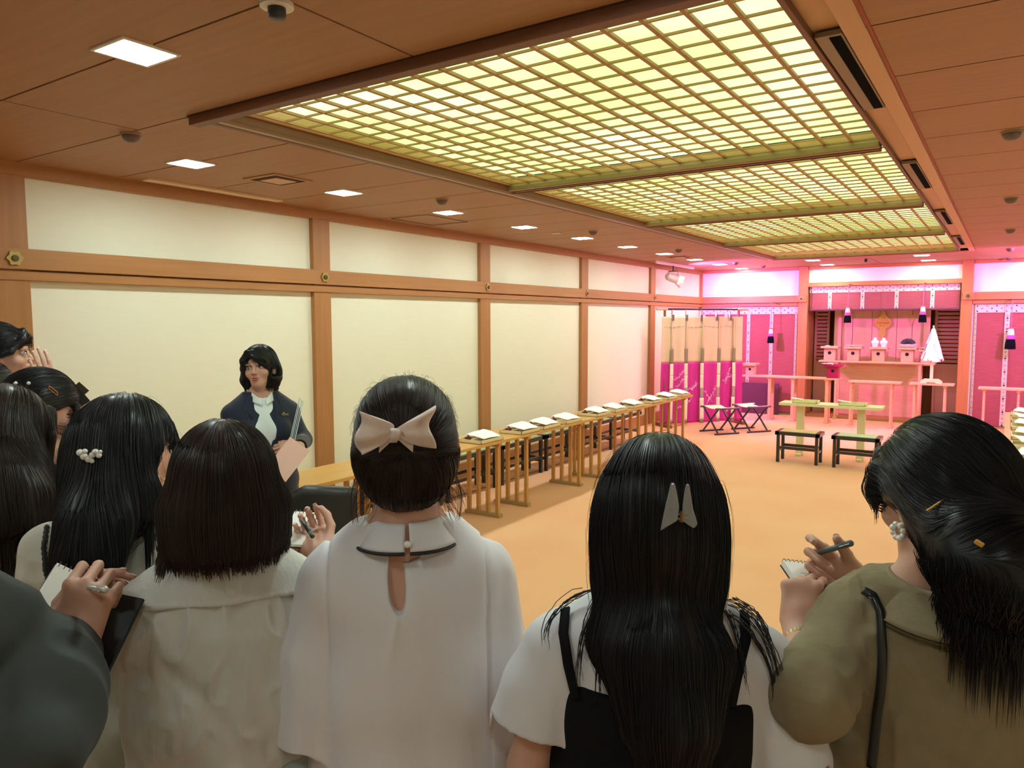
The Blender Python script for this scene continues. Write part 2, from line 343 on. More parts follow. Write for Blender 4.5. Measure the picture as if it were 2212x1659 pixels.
# ceiling detectors
dome = [(.045, 0), (.045, -.006), (.040, -.018), (.030, -.03), (.018, -.036), (.004, -.038)]
sens = [(-3.75, 2.14), (-3.74, 4.62), (-3.73, 7.15), (-3.74, 9.65), (-3.80, 12.35), (-3.62, 13.35), (-.03, 4.62), (-.03, 7.10), (-.03, 9.55), (-.03, 12.08), (-.04, 13.88)]
snl = ['dome ceiling detector at the upper left near the first lattice corner', 'dome ceiling detector between the third and fourth downlights', 'dome ceiling detector above the third wall bay', 'dome ceiling detector near the spotlight', 'small dome detector near the far left corner', 'small dome detector closest to the altar on the left', 'large dome ceiling detector at the right edge of the ceiling', 'second dome detector down the right side', 'third dome detector down the right side', 'fourth dome detector down the right side', 'farthest dome detector on the right side']
for (x, y), l in zip(sens, snl):
    t = thing('ceiling_detector', l, 'ceiling detector', (x, y, 2.70), 0, 'dome ceiling detectors')
    MB().lathe([(.05, .002), (.05, -.008), (.046, -.01), (.044, -.01)], 24).obj('base', mat('detector_beige', (.33, .24, .17), .5), t, smooth=False)
    MB().lathe([(r*1.0, z-.008) for r, z in dome], 20).obj('dome', mat('detector_grille', (.16, .12, .10), .4, metal=.5), t, smooth=True)
# square air vents, access hatch
for x, y, l in ((-4.13, 3.36, 'square wooden air vent between two downlights, upper left'), (-4.17, 10.79, 'square wooden air vent in the ceiling near the spotlight')):
    t = thing('air_vent', l, 'air vent', (x, y, 2.70))
    MB().bx(-.16, .16, -.16, .16, -.008, .006).obj('frame', WOODX, t, bevel=.003)
    for k, s in enumerate((.125, .085)):
        MB().bx(-s, s, -s, s, -.010-.004*k, -.006).obj('slat_ring', [GROOVE, PALEF][k], t)
t = thing('ceiling_speaker', 'small round pale speaker in the ceiling above the third bay', 'speaker', (-4.14, 7.07, 2.70)); MB().lathe([(.06, .0), (.06, -.006), (.055, -.009), (.005, -.009)], 24).obj('grille', mat('speaker_beige', (.55, .45, .35), .6), t)
tag(MB().bx(-4.855, -4.775, 2.83, 3.93, 2.685, 2.703).obj('curtain_rail_cover', mat('rail_cover', (.74, .55, .36), .5), bevel=.003), 'long pale strip fixed on the ceiling above the left wall', 'ceiling strip')
t = thing('ceiling_hatch', 'thin outlined access hatch in the ceiling above the second wall bay', 'hatch', (-4.6, 5.5, 2.70))
hf = MB(); 
for a in (-.22, .22): hf.bx(a-.003, a+.003, -.3, .3, -.003, .004); hf.bx(-.22, .22, a*1.36-.003, a*1.36+.003, -.003, .004)
hf.obj('hatch_joint', GROOVE, t)
# projector-like black camera at the top edge, little black hook near the altar
t = thing('ceiling_camera', 'black cylindrical device hanging from the ceiling at the top edge', 'camera', (-1.87, 1.535, 2.70))
MB().lathe([(.05, .0), (.05, -.012), (.03, -.014)], 24).obj('mount', WHITEM, t)
MB().lathe([(.026, -.008), (.027, -.03), (.025, -.042), (.004, -.045)], 20).obj('body', BLACKM, t, smooth=True)
t = thing('ceiling_hook', 'tiny black hook on the ceiling in front of the altar', 'hook', (-1.9, 12.82, 2.70)); MB().bx(-.02, .02, -.012, .012, -.05, .0).obj('block', BLACKM, t, bevel=.003)
# stage spotlights with pink light
def spotlight(loc, aim, label, power, col=(1.0, .17, 1.0)):
    t = thing('stage_spotlight', label, 'spotlight', loc)
    d = (Vector(aim)-Vector(loc)).normalized(); R = d.to_track_quat('Z', 'Y').to_matrix()
    MB().tube([(0, 0, .0), (0, 0, -.09)], .012, 10).obj('stem', BLACKM, t)
    c = Vector((0, 0, -.20))
    y = MB(); 
    for s in (-1, 1): y.beam(Vector((s*.085, 0, -.09)), c+Vector((s*.085, 0, 0)), .02, .006)
    y.beam((-.085, 0, -.09), (.085, 0, -.09), .006, .02); y.obj('yoke', GREYM, t)
    h = MB(); h.T = Matrix.Translation(c) @ R.to_4x4()
    h.lathe([(.035, -.13), (.065, -.10), (.075, -.02), (.075, .08), (.062, .08), (.05, .07)], 20); h.obj('housing', mat('spot_housing', (.62, .55, .50), .35), t, smooth=False)
    bd = MB(); bd.T = Matrix.Translation(c) @ R.to_4x4()
    for a in range(4):
        q = Matrix.Rotation(a*PI/2, 3, 'Z'); Rm = q @ Matrix.Rotation(-.5, 3, 'X')
        bd.box(q @ Vector((0, .095, .115)), (.12, .003, .09), R=Rm)
    bd.obj('barn_door', mat('spot_flap', (.85, .85, .9), .3), t)
    ln = MB(); ln.T = Matrix.Translation(c) @ R.to_4x4(); ln.lathe([(.06, .068), (.045, .085), (.005, .09)], 20)
    ln.obj('lens', mat('spot_lens', (1, 1, 1), .3, emit=(1, .86, 1), strength=25), t)
    ld = bpy.data.lights.new('spotlight_beam', 'SPOT'); ld.energy = power; ld.color = col; ld.spot_size = 2.6; ld.spot_blend = .6; ld.shadow_soft_size = .05
    lo = bpy.data.objects.new('spotlight_beam', ld); COL.objects.link(lo); lo.parent = t; lo.location = c + d*.12
    lo.rotation_euler = d.to_track_quat('-Z', 'Y').to_euler()
spotlight((-4.70, 11.9, 2.655), (-1.7, 14.4, 1.5), 'white stage spotlight under the ceiling near the curtain stand', 400)
spotlight((1.0, 11.9, 2.655), (-2.0, 14.4, 1.5), 'stage spotlight on the right side of the altar', 300)
for xx in (-4.72, 1.02): trim(MB().bx(xx-.015, xx+.015, 11.2, 12.9, 2.655, 2.70), WHITEM, .002)
# ================================================================ FURNITURE
# slatted long tables along the left wall
def make_table(name, label, x0, x1, group, loc, L=1.506):
    t = thing(name, label, 'table', loc, 0, group)
    MB().bx(x0, x1, -L/2+.002, L/2-.002, .675, .70).obj('table_top', TABW, t, bevel=.002)
    for s in (-1, 1):
        y = s*(L/2-.235); fr = MB(); w_ = x1-x0
        MB().bx(x0+.04, x1-.02, y-.03, y+.03, 0, .03).obj('foot_rail', mat('foot_rail_wood', (.42, .27, .13), .5), t, bevel=.003)
        MB().bx(x0+.04, x1-.02, y-.025, y+.025, .645, .675).obj('top_rail', TABZ, t, bevel=.002)
        for k in range(4):
            x = x0+.075 + (w_-.13)*k/3
            MB().bx(x-.016, x+.016, y-.016, y+.016, .03, .645).obj('leg', TABZ, t, bevel=.002)
    return t
TX0, TX1 = -4.11, -3.665
tl = ['long slatted light-wood table at the near end, behind the guide', 'light-wood slatted table at the right of the hair-bow woman\'s head, holding the nearest trays', 'second light-wood slatted table down the row', 'third light-wood slatted table down the row', 'last light-wood slatted table of the row, ending at the curtain stand']
tys = [3.31, 4.82, 6.33, 7.84, 9.35]
tb = make_table('long_table', tl[0], -.2225, .2225, 'slatted tables along the left wall', ((TX0+TX1)/2, tys[0], 0))
for k in range(1, 5): dup(tb, ((TX0+TX1)/2, tys[k], 0), 0, tl[k])
for k, y in enumerate((9.35, 7.84, 6.33, 4.82)):
    dup(tb, (.01+.2225, y, 0), 0, ['far slatted table of the row at the right edge', 'slatted table under the upper trays at the right edge', 'slatted table under the middle trays at the right edge', 'slatted table under the lowest tray at the right edge, nearest the camera'][k], 'slatted tables along the right side')
# place setting: box tray, folded paper, red card, lacquer sake set
def make_tray(label, loc):
    t = thing('serving_tray', label, 'tray', loc, 0, 'pale wooden trays on the long tables')
    b = MB(); a, c, h = .125, .165, .032
    b.bx(-a, a, -c, c, .0, .006); b.bx(-a, -a+.007, -c, c, .0, h); b.bx(a-.007, a, -c, c, .0, h); b.bx(-a, a, -c, -c+.007, .0, h); b.bx(-a, a, c-.007, c, .0, h)
    b.obj('box', mat('tray_wood', (.74, .58, .33), .45), t, bevel=.0015)
    return t
def make_paper(label, loc, rz):
    def fn(u, v):
        x = -.10 + .20*u; y = -.12 + .25*v
        return (x, y, .036 + .045*math.sin((1-u)*PI*.5)*(.5+.5*v) + .004*math.sin(v*5))
    o = MB().grid(fn, 8, 8, th=.0015).obj('folded_paper', PAPER, None, loc, rz, smooth=True)
    return tag(o, label, 'paper', 'folded white papers on the trays')
def make_card(label, loc, rz):
    o = MB().box((0, 0, .0), (.10, .15, .004)).obj('crimson_card', REDP, None, loc, rz); return tag(o, label, 'card', 'crimson cards on the trays')
def make_cup(label, loc):
    t = thing('sake_cup', label, 'cup', loc, 0, 'red lacquer cups on the trays')
    MB().lathe([(.02, 0), (.018, .008), (.034, .022), (.040, .030), (.037, .030), (.030, .022), (.004, .014)], 16).obj('bowl', CHERRY, t, smooth=True)
    MB().lathe([(.026, .028), (.024, .036), (.01, .041), (.006, .048), (.012, .054), (.003, .056)], 14).obj('lid', CHERRY, t, smooth=True)
    return t
place_names = ['right beside the hair-bow woman\'s cheek, nearest', 'second from the near end of the table row', 'third from the near end of the table row', 'fourth from the near end, before the gap', 'fifth, just after the gap at the wall post', 'sixth in the table row', 'seventh in the table row', 'eighth in the table row', 'ninth, next to last before the curtain', 'last one at the curtain end']
tr0 = make_tray('x', (0, 0, 0)); pa0 = make_paper('x', (0, 0, 0), 0); ca0 = make_card('x', (0, 0, 0), 0); cu0 = make_cup('x', (0, 0, 0))
first = [True]
def setting(x, y, name, red=True, cup=True, side=-1, rz=0.0):
    j = random.uniform(-.04, .04)
    parts = [(tr0, (x, y, .7001), 0, 'pale wooden tray ' + name), (pa0, (x+.012, y+.02, .704), rz+j, 'folded white paper on the tray ' + name)]
    if red: parts.append((ca0, (x-.05, y+.11, .742), j*2, 'crimson card on the tray ' + name))
    if cup: parts.append((cu0, (x-.07, y-.09, .7075), 0, 'dark red lidded cup on the tray ' + name))
    for src, loc, r, l in parts:
        if src.name in done: dup(src, loc, r, l)
        else: done.add(src.name); src.location = loc; src.rotation_euler = (0, 0, r); src['label'] = l
done = set()
sy = [5.20, 5.83, 6.22, 6.66, 7.35, 7.79, 8.28, 8.87, 9.38, 9.86]
for k, y in enumerate(sy): setting(-3.80, y, place_names[k], red=k not in (3, 5, 9), cup=k not in (8, 9))
rp = ['at the right edge, farthest', 'at the right edge, second farthest', 'at the right edge, third farthest', 'at the right edge, fourth from the far end', 'at the right edge, fifth from the far end', 'at the right edge, sixth from the far end', 'at the right edge, third nearest', 'at the right edge, second nearest', 'at the right edge, nearest the camera']
for k, y in enumerate([9.75, 9.2, 8.65, 7.95, 7.35, 6.65, 6.05, 5.45, 4.92]): setting(.19, y, rp[k], red=False, cup=False, rz=.25 if k % 3 == 1 else -.15)
# black stools with woven mat tops
def make_stool(name, label, loc, L=.50, W=.24, Hh=.385, group='black stools with mat seats', matm=None, rz=0):
    t = thing(name, label, 'stool', loc, rz, group)
    f = MB(); a, b = L/2, W/2
    f.bx(-a, a, -b, -b+.032, Hh-.045, Hh); f.bx(-a, a, b-.032, b, Hh-.045, Hh); f.bx(-a, -a+.05, -b, b, Hh-.045, Hh); f.bx(a-.05, a, -b, b, Hh-.045, Hh)
    f.obj('seat_frame', BLKLAC, t, bevel=.004)
    MB().bx(-a+.05, a-.05, -b+.032, b-.032, Hh-.03, Hh+.004).obj('seat_mat', matm, t, bevel=.004)
    for sx in (-1, 1):
        for sy_ in (-1, 1): MB().bx(sx*(a-.035)-.018, sx*(a-.035)+.018, sy_*(b-.03)-.018, sy_*(b-.03)+.018, 0, Hh-.045).obj('leg', BLKLAC, t, bevel=.003)
        MB().bx(sx*(a-.035)-.011, sx*(a-.035)+.011, -b+.03, b-.03, .13, .165).obj('stretcher', BLKLAC, t, bevel=.002)
    for sy_ in (-1, 1): MB().bx(-a+.05, a-.05, sy_*(b-.03)-.011, sy_*(b-.03)+.011, .165, .20).obj('stretcher', BLKLAC, t, bevel=.002)
    return t
def mat_mat(name, c1, c2):
    m = mat(name, c1, .8, noise=((22, 40, 20), c2, 2, .05)); return m
MT1 = mat_mat('stool_mat_orange', (.72, .45, .22), (.55, .50, .30)); MT2 = mat_mat('stool_mat_green', (.42, .62, .42), (.62, .62, .36)); MT3 = mat_mat('stool_mat_olive', (.25, .42, .22), (.45, .48, .28))
make_stool('stool', 'black stool with orange patterned mat seat in front of the pale table, left one', (-2.08, 9.50, 0), L=.52, W=.30, matm=MT1)
make_stool('stool', 'black stool with green patterned mat seat in front of the pale table, right one', (-1.43, 9.50, 0), L=.52, W=.30, matm=MT2)
st0 = make_stool('stool', 'x', (0, 0, 0), L=.86, W=.30, Hh=.43, matm=MT3, group='black stools behind the slatted tables'); 
sn = ['long black stool behind the table row, just right of the hair-bow woman\'s neck', 'long black stool behind the first gap of the slatted tables', 'long black stool behind the second slatted table', 'long black stool behind the third slatted table', 'long black stool behind the last slatted table', 'long black stool behind the near table, mostly hidden']
for k, y in enumerate((5.90, 6.82, 7.73, 8.64, 9.55, 4.99)):
    if k == 0: st0.location = (-4.54, y, 0); st0.rotation_euler = (0, 0, PI/2); st0['label'] = sn[0]
    else: dup(st0, (-4.54, y, 0), PI/2, sn[k])
# pale table in front of the altar
t = thing('low_table', 'pale cypress table with two trays in the middle of the carpet', 'table', (-1.825, 10.0, 0))
MB().bx(-.60, .60, -.16, .16, .655, .69).obj('table_top', PALEW, t, bevel=.003)
for s in (-1, 1):
    MB().bx(s*.36-.045, s*.36+.045, -.03, .03, .0, .655).obj('leg', PALEW, t, bevel=.003)
    MB().bx(s*.36-.03, s*.36+.03, -.12, .12, .0, .03).obj('foot', PALEW, t, bevel=.003)
for x, l, n in ((-2.12, 'pale open box on the left of the cypress table', 'white folded paper on the left box of the cypress table'), (-1.56, 'pale open box on the right of the cypress table', 'white folded paper on the right box of the cypress table')):
    t = thing('offering_box', l, 'box', (x, 9.98, .69), 0, 'open boxes on the cypress table')
    b = MB(); b.bx(-.15, .15, -.10, .10, 0, .006); b.bx(-.15, .15, -.10, -.093, 0, .035); b.bx(-.15, .15, .093, .10, 0, .035); b.bx(-.15, -.143, -.1, .1, 0, .035); b.bx(.143, .15, -.1, .1, 0, .035)
    b.obj('box_body', PALEW, t, bevel=.001); MB().lathe([(.02, .007), (.026, .02), (.02, .024), (.003, .022)], 14, c=(.02, 0, 0)).obj('cup', mat('dark_cup', (.06, .05, .04), .4), t)
    o = MB().grid(lambda u, v: (-.075+.15*u, -.07+.14*v, .04+.02*(1-u)), 5, 5, th=.002).obj('folded_paper', PAPER, None, (x-.10, 9.96, .69), .3, smooth=True); tag(o, n, 'paper', 'papers on the cypress table')
# folding X stools
def make_xstool(label, loc, rz):
    t = thing('folding_stool', label, 'stool', loc, rz, 'black folding stools with cream seats')
    hw, hd, hh = .16, .20, .40
    for sx in (-1, 1):   # X frames at the two ends (planes normal to x), feet rails along x? frames cross in y
        for s in (-1, 1): MB().beam((sx*hw, s*hd, .015), (sx*hw, -s*hd, hh), .022, .022).obj('leg', BLKLAC, t, bevel=.003)
    for s in (-1, 1):
        MB().beam((-hw-.06, s*hd, .013), (hw+.06, s*hd, .013), .026, .026).obj('foot_bar', BLKLAC, t, bevel=.004)
        MB().tube([(-hw-.05, s*hd, hh), (hw+.05, s*hd, hh)], .015, 10).obj('top_bar', BLKLAC, t)
    MB().grid(lambda u, v: ((u-.5)*2*(hw-.012), (v-.5)*2*(hd+.012), hh+.016-.03*math.sin(PI*v)), 6, 12, th=.006).obj('seat', mat('cream_canvas', (.80, .74, .52), .8), t, smooth=True)
    for s in (-1, 1): MB().tube([(s*(hw+.012), 0, .205), (s*(hw+.018), 0, .205)], .008, 8).obj('rivet', BRASS, t)
    return t
make_xstool('black folding stool with cream canvas seat, left one before the curtain', (-3.68, 11.33, 0), .93)
make_xstool('black folding stool with cream canvas seat, right one before the curtain', (-3.33, 11.82, 0), .93)
# kicho curtain stand: silk panels with ribbons hanging from a black rod
ct = thing('curtain_stand', 'standing silk curtain, cream above and magenta below, on a black rod', 'curtain', (-4.22, 12.02, 0), math.atan2(1.17, .93))
CW = .76
MB().tube([(-CW+.10, 0, 1.93), (CW-.10, 0, 1.93)], .016, 12).obj('rod', BLKLAC, ct)
for s in (-1, 1):
    MB().tube([(s*(CW-.10), 0, 1.93), (s*(CW+.10), 0, 1.93)], .018, 12).obj('rod_end', SHIRAKI, ct)
    MB().bx(s*(CW-.06)-.016, s*(CW-.06)+.016, .0, .03, 0, 1.92).obj('pole', DARKW, ct, bevel=.003)
    MB().bx(s*(CW-.06)-.03, s*(CW-.06)+.03, -.22, .25, 0, .05).obj('base', DARKW, ct, bevel=.006)
def cur(u, z, side):
    x = (u-.5)*2*CW; d = .010*math.sin(u*46)+.012*math.sin(u*17+1)+.006*math.sin(z*4+u*9)
    amp = .6 + .8*(1.82-z)/1.8
    return (x*(1+.015*(1.8-z)), -.02+d*amp, z)
def panel(z0, z1, nm, m, off=0.0):
    MB().grid(lambda u, v: (lambda p: (p[0], p[1]+off, p[2]))(cur(u, z0+(z1-z0)*v, 0)), 120, 24, th=.003).obj(nm, m, ct, smooth=True)
panel(1.06, 1.81, 'cream_cloth', mat('cream_cloth', (.72, .56, .33), .75, noise=((6, 6, 6), (.66, .52, .32), 4, .25)))
panel(.05, 1.06, 'magenta_cloth', MAGEN)
rib = [.115, .295, .49, .70, .885]
RB1 = mat('cream_ribbon', (.80, .74, .50), .6)
for k, u in enumerate(rib):
    for (z0, z1, m, nm) in ((1.28, 1.80, mat('ribbon_tan', (.66, .50, .30), .6), 'ribbon'), (1.04, 1.28, OLIVER, 'ribbon_band'), (.84, 1.04, RB1, 'ribbon'), (.62, .84, RB1, 'ribbon'), (.46, .64, mat('ribbon_faded', (.42, .30, .25), .6), 'ribbon_band'), (.10, .46, RB1, 'ribbon'), (.04, .10, OLIVER, 'ribbon_band')):
        w_ = .014 if z0 > 1.2 else .032 + (.008 if z1 < .5 else 0)
        MB().grid(lambda a, v, w_=w_: (lambda p: (p[0]+(a-.5)*2*w_, p[1]-.014, p[2]))(cur(u, z0+(z1-z0)*v, 0)), 2, 8, th=.002).obj(nm, m, ct, smooth=True)
    x = (u-.5)*2*CW*.93
    MB().grid(lambda a, b: (x-.03+.012*math.cos(2*PI*a), -.006+.020*math.sin(2*PI*a), 1.80+.12*b+.0), 10, 2).obj('hanging_loop', mat('loop_white', (.75, .6, .66), .6), ct)
    MB().bx(x-.05, x-.012, -.045, -.038, 1.74, 1.84).obj('knot', mat('knot_dark', (.16, .10, .10), .6), ct, bevel=.003)
sd = MB()
for k in range(18):
    u0 = .02+.96*k/18; p = cur(u0, 1.64, 0); q = cur(u0+.035, 1.64, 0); sd.beam(Vector(p)+Vector((0, -.004, -.01*math.sin(k*1.2))), Vector(q)+Vector((0, -.004, -.01*math.sin(k*1.2))), .006, .003)
sd.obj('stitch_cord', mat('stitch_brown', (.14, .06, .05), .7), ct)
sp = MB(); random.seed(3)
def sprig(u0, z0, n, sx):
    a = random.uniform(0, 1); px, pz = 0, 0
    for i in range(n):
        na = a + random.uniform(-.7, .7); L = random.uniform(.02, .045)
        qx, qz = px+L*math.cos(na)*sx*.55, pz+L*math.sin(na)*1.1
        p = cur(u0+px/(2*CW), z0+pz, 0); q = cur(u0+qx/(2*CW), z0+qz, 0)
        sp.beam(Vector(p)+Vector((0, -.006, 0)), Vector(q)+Vector((0, -.006, 0)), .006, .002)
        for j in range(3):
            r = Vector(q)+Vector((random.uniform(-.022, .022), -.007, random.uniform(-.022, .022))); s_ = random.uniform(.004, .009)
            sp.box(r, (s_*1.6, .002, s_))
        px, pz = qx, qz
for u0, z0, n, sx in ((.15, .76, 12, 1), (.17, .66, 10, 1), (.32, .62, 12, 1), (.36, .60, 8, 1), (.28, .33, 9, 1), (.56, .36, 12, 1), (.62, .42, 10, -1), (.75, .74, 12, 1), (.78, .68, 10, 1), (.80, .22, 7, 1), (.20, .30, 6, 1)): sprig(u0, z0, n, sx)
sp.obj('flower_print', mat('print_white', (.85, .62, .78), .7), ct)

# ---------------------------------------------------------------- blinds with brocade borders
def brocade(t, x0, x1, z0, z1, y, nm='brocade_border', lattice=True):
    """cream brocade strip with black and rose diamonds woven in"""
    b = MB(); b.bx(x0, x1, y-.008, y, z0, z1, 0)
    horiz = (x1-x0) > (z1-z0); w_ = (z1-z0) if horiz else (x1-x0); L = (x1-x0) if horiz else (z1-z0)
    n = max(2, int(L/(w_*.5)))
    for i in range(n):
        c = (i+.5)*L/n
        rows = [(-.33, (0, 2)[(i // 2) % 2] if i % 2 == 0 else None), (0, (2 if (i//2) % 2 == 0 else 1) if i % 2 == 1 else None), (.33, (1, 2)[(i // 2) % 2] if i % 2 == 0 else None)]
        if not horiz: rows = [(0, (1 if i % 6 == 0 else (3 if i % 2 else None)))]
        for off, mi in rows:
            if mi is None or mi == 0: mi = 1 if mi == 0 else None
            if mi is None: continue
            s = w_*(.115 if horiz else .26); 
            cx_, cz_ = (x0+c, (z0+z1)/2+off*w_) if horiz else ((x0+x1)/2, z0+c)
            b.prism([(cx_-s, cz_), (cx_, cz_-s), (cx_+s, cz_), (cx_, cz_+s)], .002, mi, axis='y', c=(0, y-.009, 0))
    if lattice:
        m = max(2, int(L/(w_*.5)))
        for i in range(m):
            for sg in (-1, 1):
                if horiz: a = (x0+i*L/m, z0 if sg > 0 else z1); e = (x0+(i+1)*L/m, z1 if sg > 0 else z0)
                else: a = (x0 if sg > 0 else x1, z0+i*L/m); e = (x1 if sg > 0 else x0, z0+(i+1)*L/m)
                b.beam((a[0], y-.0085, a[1]), (e[0], y-.0085, e[1]), .004 if horiz else .003, .001, 4)
    b.obj(nm, [BROC, DIAD, DIAP, mat('brocade_gold', (.40, .30, .16), .5), mat('brocade_grey', (.50, .48, .42), .6)], t)
def blind(label, x0, x1, z0, z1, y, strips, bz=.13, loc=None):
    t = thing('bamboo_blind', label, 'blind', ((x0+x1)/2, y, z0), 0, 'bamboo blinds with brocade edging'); c = (x0+x1)/2
    MB().bx(x0-c, x1-c, -.004, .004, 0, z1-z0).obj('reed_panel', REED, t)
    brocade(t, x0-c, x1-c, z1-z0-bz, z1-z0, -.006)
    for s, w_ in strips: brocade(t, s-w_/2-c, s+w_/2-c, .012, z1-z0-bz, -.006, 'brocade_strip')
    MB().bx(x0-c, x1-c, -.014, .008, -.004, .016).obj('bottom_bar', DARKW, t); MB().bx(x0-c, x1-c, -.012, .008, z1-z0-.004, z1-z0+.01).obj('top_bar', DARKW, t)
    return t
blind('purple-brown bamboo blind with brocade edging left of the altar', -4.97, -3.19, .035, 1.99, YB-.02, [(-4.93, .05), (-4.50, .06), (-4.07, .06), (-3.65, .06), (-3.215, .035)])
blind('purple-brown bamboo blind with brocade edging at the right edge, beside the altar', -.46, 1.30, .035, 1.99, YB-.02, [(-.445, .03), (-.02, .07), (.42, .07), (.86, .07)])
t = blind('short raised bamboo blind hanging across the top of the altar opening', AX0+.02, AX1-.02, 1.925, 2.335, YB+.02, [(-2.66, .06), (-2.13, .06), (-1.60, .06), (-1.07, .06)], bz=.105)
MB().tube([(-1.17, -.03, .0), (1.17, -.03, .0)], .018, 10).obj('rolled_edge', mat('rolled_reed', (.12, .04, .05), .7), t)
# small dark panel behind the left offering table
tag(MB().bx(-.38, .38, -.01, .01, 0, .58).obj('dark_screen_panel', mat('dark_plum', (.10, .03, .06), .8), None, (-3.85, 14.06, .0), 0, bevel=.004), 'dark plum screen panel standing on the floor behind the left altar table', 'panel')
# ---------------------------------------------------------------- altar cabinet in the recess
al = thing('altar_cabinet', 'pink-lit wooden altar cabinet with gilt fittings in the central recess', 'altar', (-1.84, 14.62, 0.035))
AL = SHIRAKI; PK = mat('altar_door_wood', (.74, .42, .30), .45, noise=((30, 30, 2), (.68, .36, .26), 5, .25))
MB().bx(-.76, .62, 0, .5, 0, .92).obj('base_cabinet', AL, al, bevel=.004)
MB().bx(-.90, .76, -.02, .5, .92, .965).obj('sill', AL, al, bevel=.004)
for x0, x1 in ((-.82, -.70), (.62, .72)): MB().bx(x0, x1, .03, .12, .965, 2.3).obj('side_post', PK, al, bevel=.003)
for x0, x1, n in ((-.70, -.52, 0), (-.52, -.20, 1), (-.20, -.035, 2), (-.035, .20, 3), (.20, .44, 4), (.44, .62, 5)):
    MB().bx(x0+.003, x1-.003, .09+.008*(n % 2), .14, .965, 2.3).obj('door_panel', PK, al, bevel=.003)
MB().bx(-.04, -.0, .06, .12, .965, 2.3).obj('door_stile', PK, al, bevel=.003)
fo = [(.0, .22), (.03, .12), (.045, .06), (.11, .0), (.13, -.06), (.12, -.12), (.09, -.15), (.05, -.17), (.04, -.22), (.045, -.3), (0, -.34), (-.045, -.3), (-.04, -.22), (-.05, -.17), (-.09, -.15), (-.12, -.12), (-.13, -.06), (-.11, 0), (-.045, .06), (-.03, .12)]
MB().prism(fo, .01, axis='y', c=(-.02, .052, 1.73)).obj('gilt_crest', GOLD, al, bevel=.003)
for k in range(9):
    a = k*2*PI/9; MB().ball((-.02+.08*math.cos(a), .046, 1.67+.075*math.sin(a)), (.018, .008, .014), 5).obj('gilt_boss', GOLD, al, smooth=True)
MB().tube([(-.11, .04, 1.655), (.07, .04, 1.655)], .009, 8).obj('gilt_lock_bar', GOLD, al)
for x, z, s in ((-.60, 1.72, .07), (.42, 1.70, .07), (.02, 1.05, .06), (.30, 1.06, .07)):
    MB().prism([(x-s, z+.1), (x+s, z+.1), (x+s*.6, z), (x+.01, z-.09), (x-.01, z-.09), (x-s*.6, z)], .006, axis='y', c=(0, .088, 0)).obj('gilt_fitting', mat('gilt_faded', (.66, .38, .22), .4, metal=.4), al, bevel=.002)
def louver(label, x0, x1):
    t = thing('louvered_screen', label, 'screen', ((x0+x1)/2, 14.78, .035), 0, 'louvered side screens of the altar'); c = (x0+x1)/2; L = mat('louver_wood', (.42, .20, .15), .5)
    for x in (x0+.02, x1-.02): MB().bx(x-.02-c, x+.02-c, -.03, .03, 0, 2.3).obj('stile', L, t, bevel=.002)
    MB().bx(x0-c, x1-c, .02, .03, 0, 2.3).obj('backing', mat('louver_back', (.14, .06, .05), .8), t)
    MB().bx(x0-c, x1-c, -.02, .03, 0, .95).obj('lower_panel', L, t, bevel=.003)
    for k in range(19): MB().box((0, -.012, 1.0+.068*k), (x1-x0-.08, .010, .052), R=Matrix.Rotation(.45, 3, 'X')).obj('slat', L, t)
    return t
louver('dark louvered wooden screen left of the altar doors', AX0, -2.76); louver('dark louvered wooden screen right of the altar doors', -1.06, AX1)
# ---------------------------------------------------------------- offering tables
def otable(label, x0, x1, y, z, d=.30, legs=None, lw=.032, loc=None, top=.028, m=SHIRAKI, group='narrow altar tables', n='altar_table', round_legs=False):
    t = thing(n, label, 'table', ((x0+x1)/2, y, .0), 0, group); c = (x0+x1)/2
    MB().bx(x0-c, x1-c, -d/2, d/2, z-top, z).obj('table_top', m, t, bevel=.003)
    legs = legs or [x0+.12, x1-.12]
    for lx in legs:
        for s in (-1, 1):
            b = MB(); b.bx(lx-c-lw/2, lx-c+lw/2, s*(d/2-.05)-lw/2, s*(d/2-.05)+lw/2, 0.03, z-top); b.obj('leg', m, t, bevel=.006)
        MB().bx(lx-c-lw*.8, lx-c+lw*.8, -d/2+.02, d/2-.02, 0, .032).obj('foot', m, t, bevel=.004)
        MB().bx(lx-c-lw*.8, lx-c+lw*.8, -d/2+.02, d/2-.02, z-top-.03, z-top).obj('bracket', m, t, bevel=.004)
    return t
otable('long altar table left of the altar, holding a small stand at each end', -3.92, -2.31, 13.40, .775, legs=[-3.44, -3.05, -2.50], lw=.05)
otable('middle altar table in front of the cabinet, empty', -2.16, -1.39, 13.35, .75, legs=[-2.12, -1.52])
otable('altar table under the white paper wand stand', -1.27, -.66, 13.40, .75, legs=[-1.20, -.78])
otable('altar table at the right edge before the blind', -.34, .60, 13.30, .73, legs=[-.26, .17, .52])
otable('high offering shelf across the altar cabinet, carrying the offering stands', -2.79, -.98, 14.20, 1.035, d=.36, legs=[-2.50, -1.20], lw=.04, n='offering_shelf', group=None)
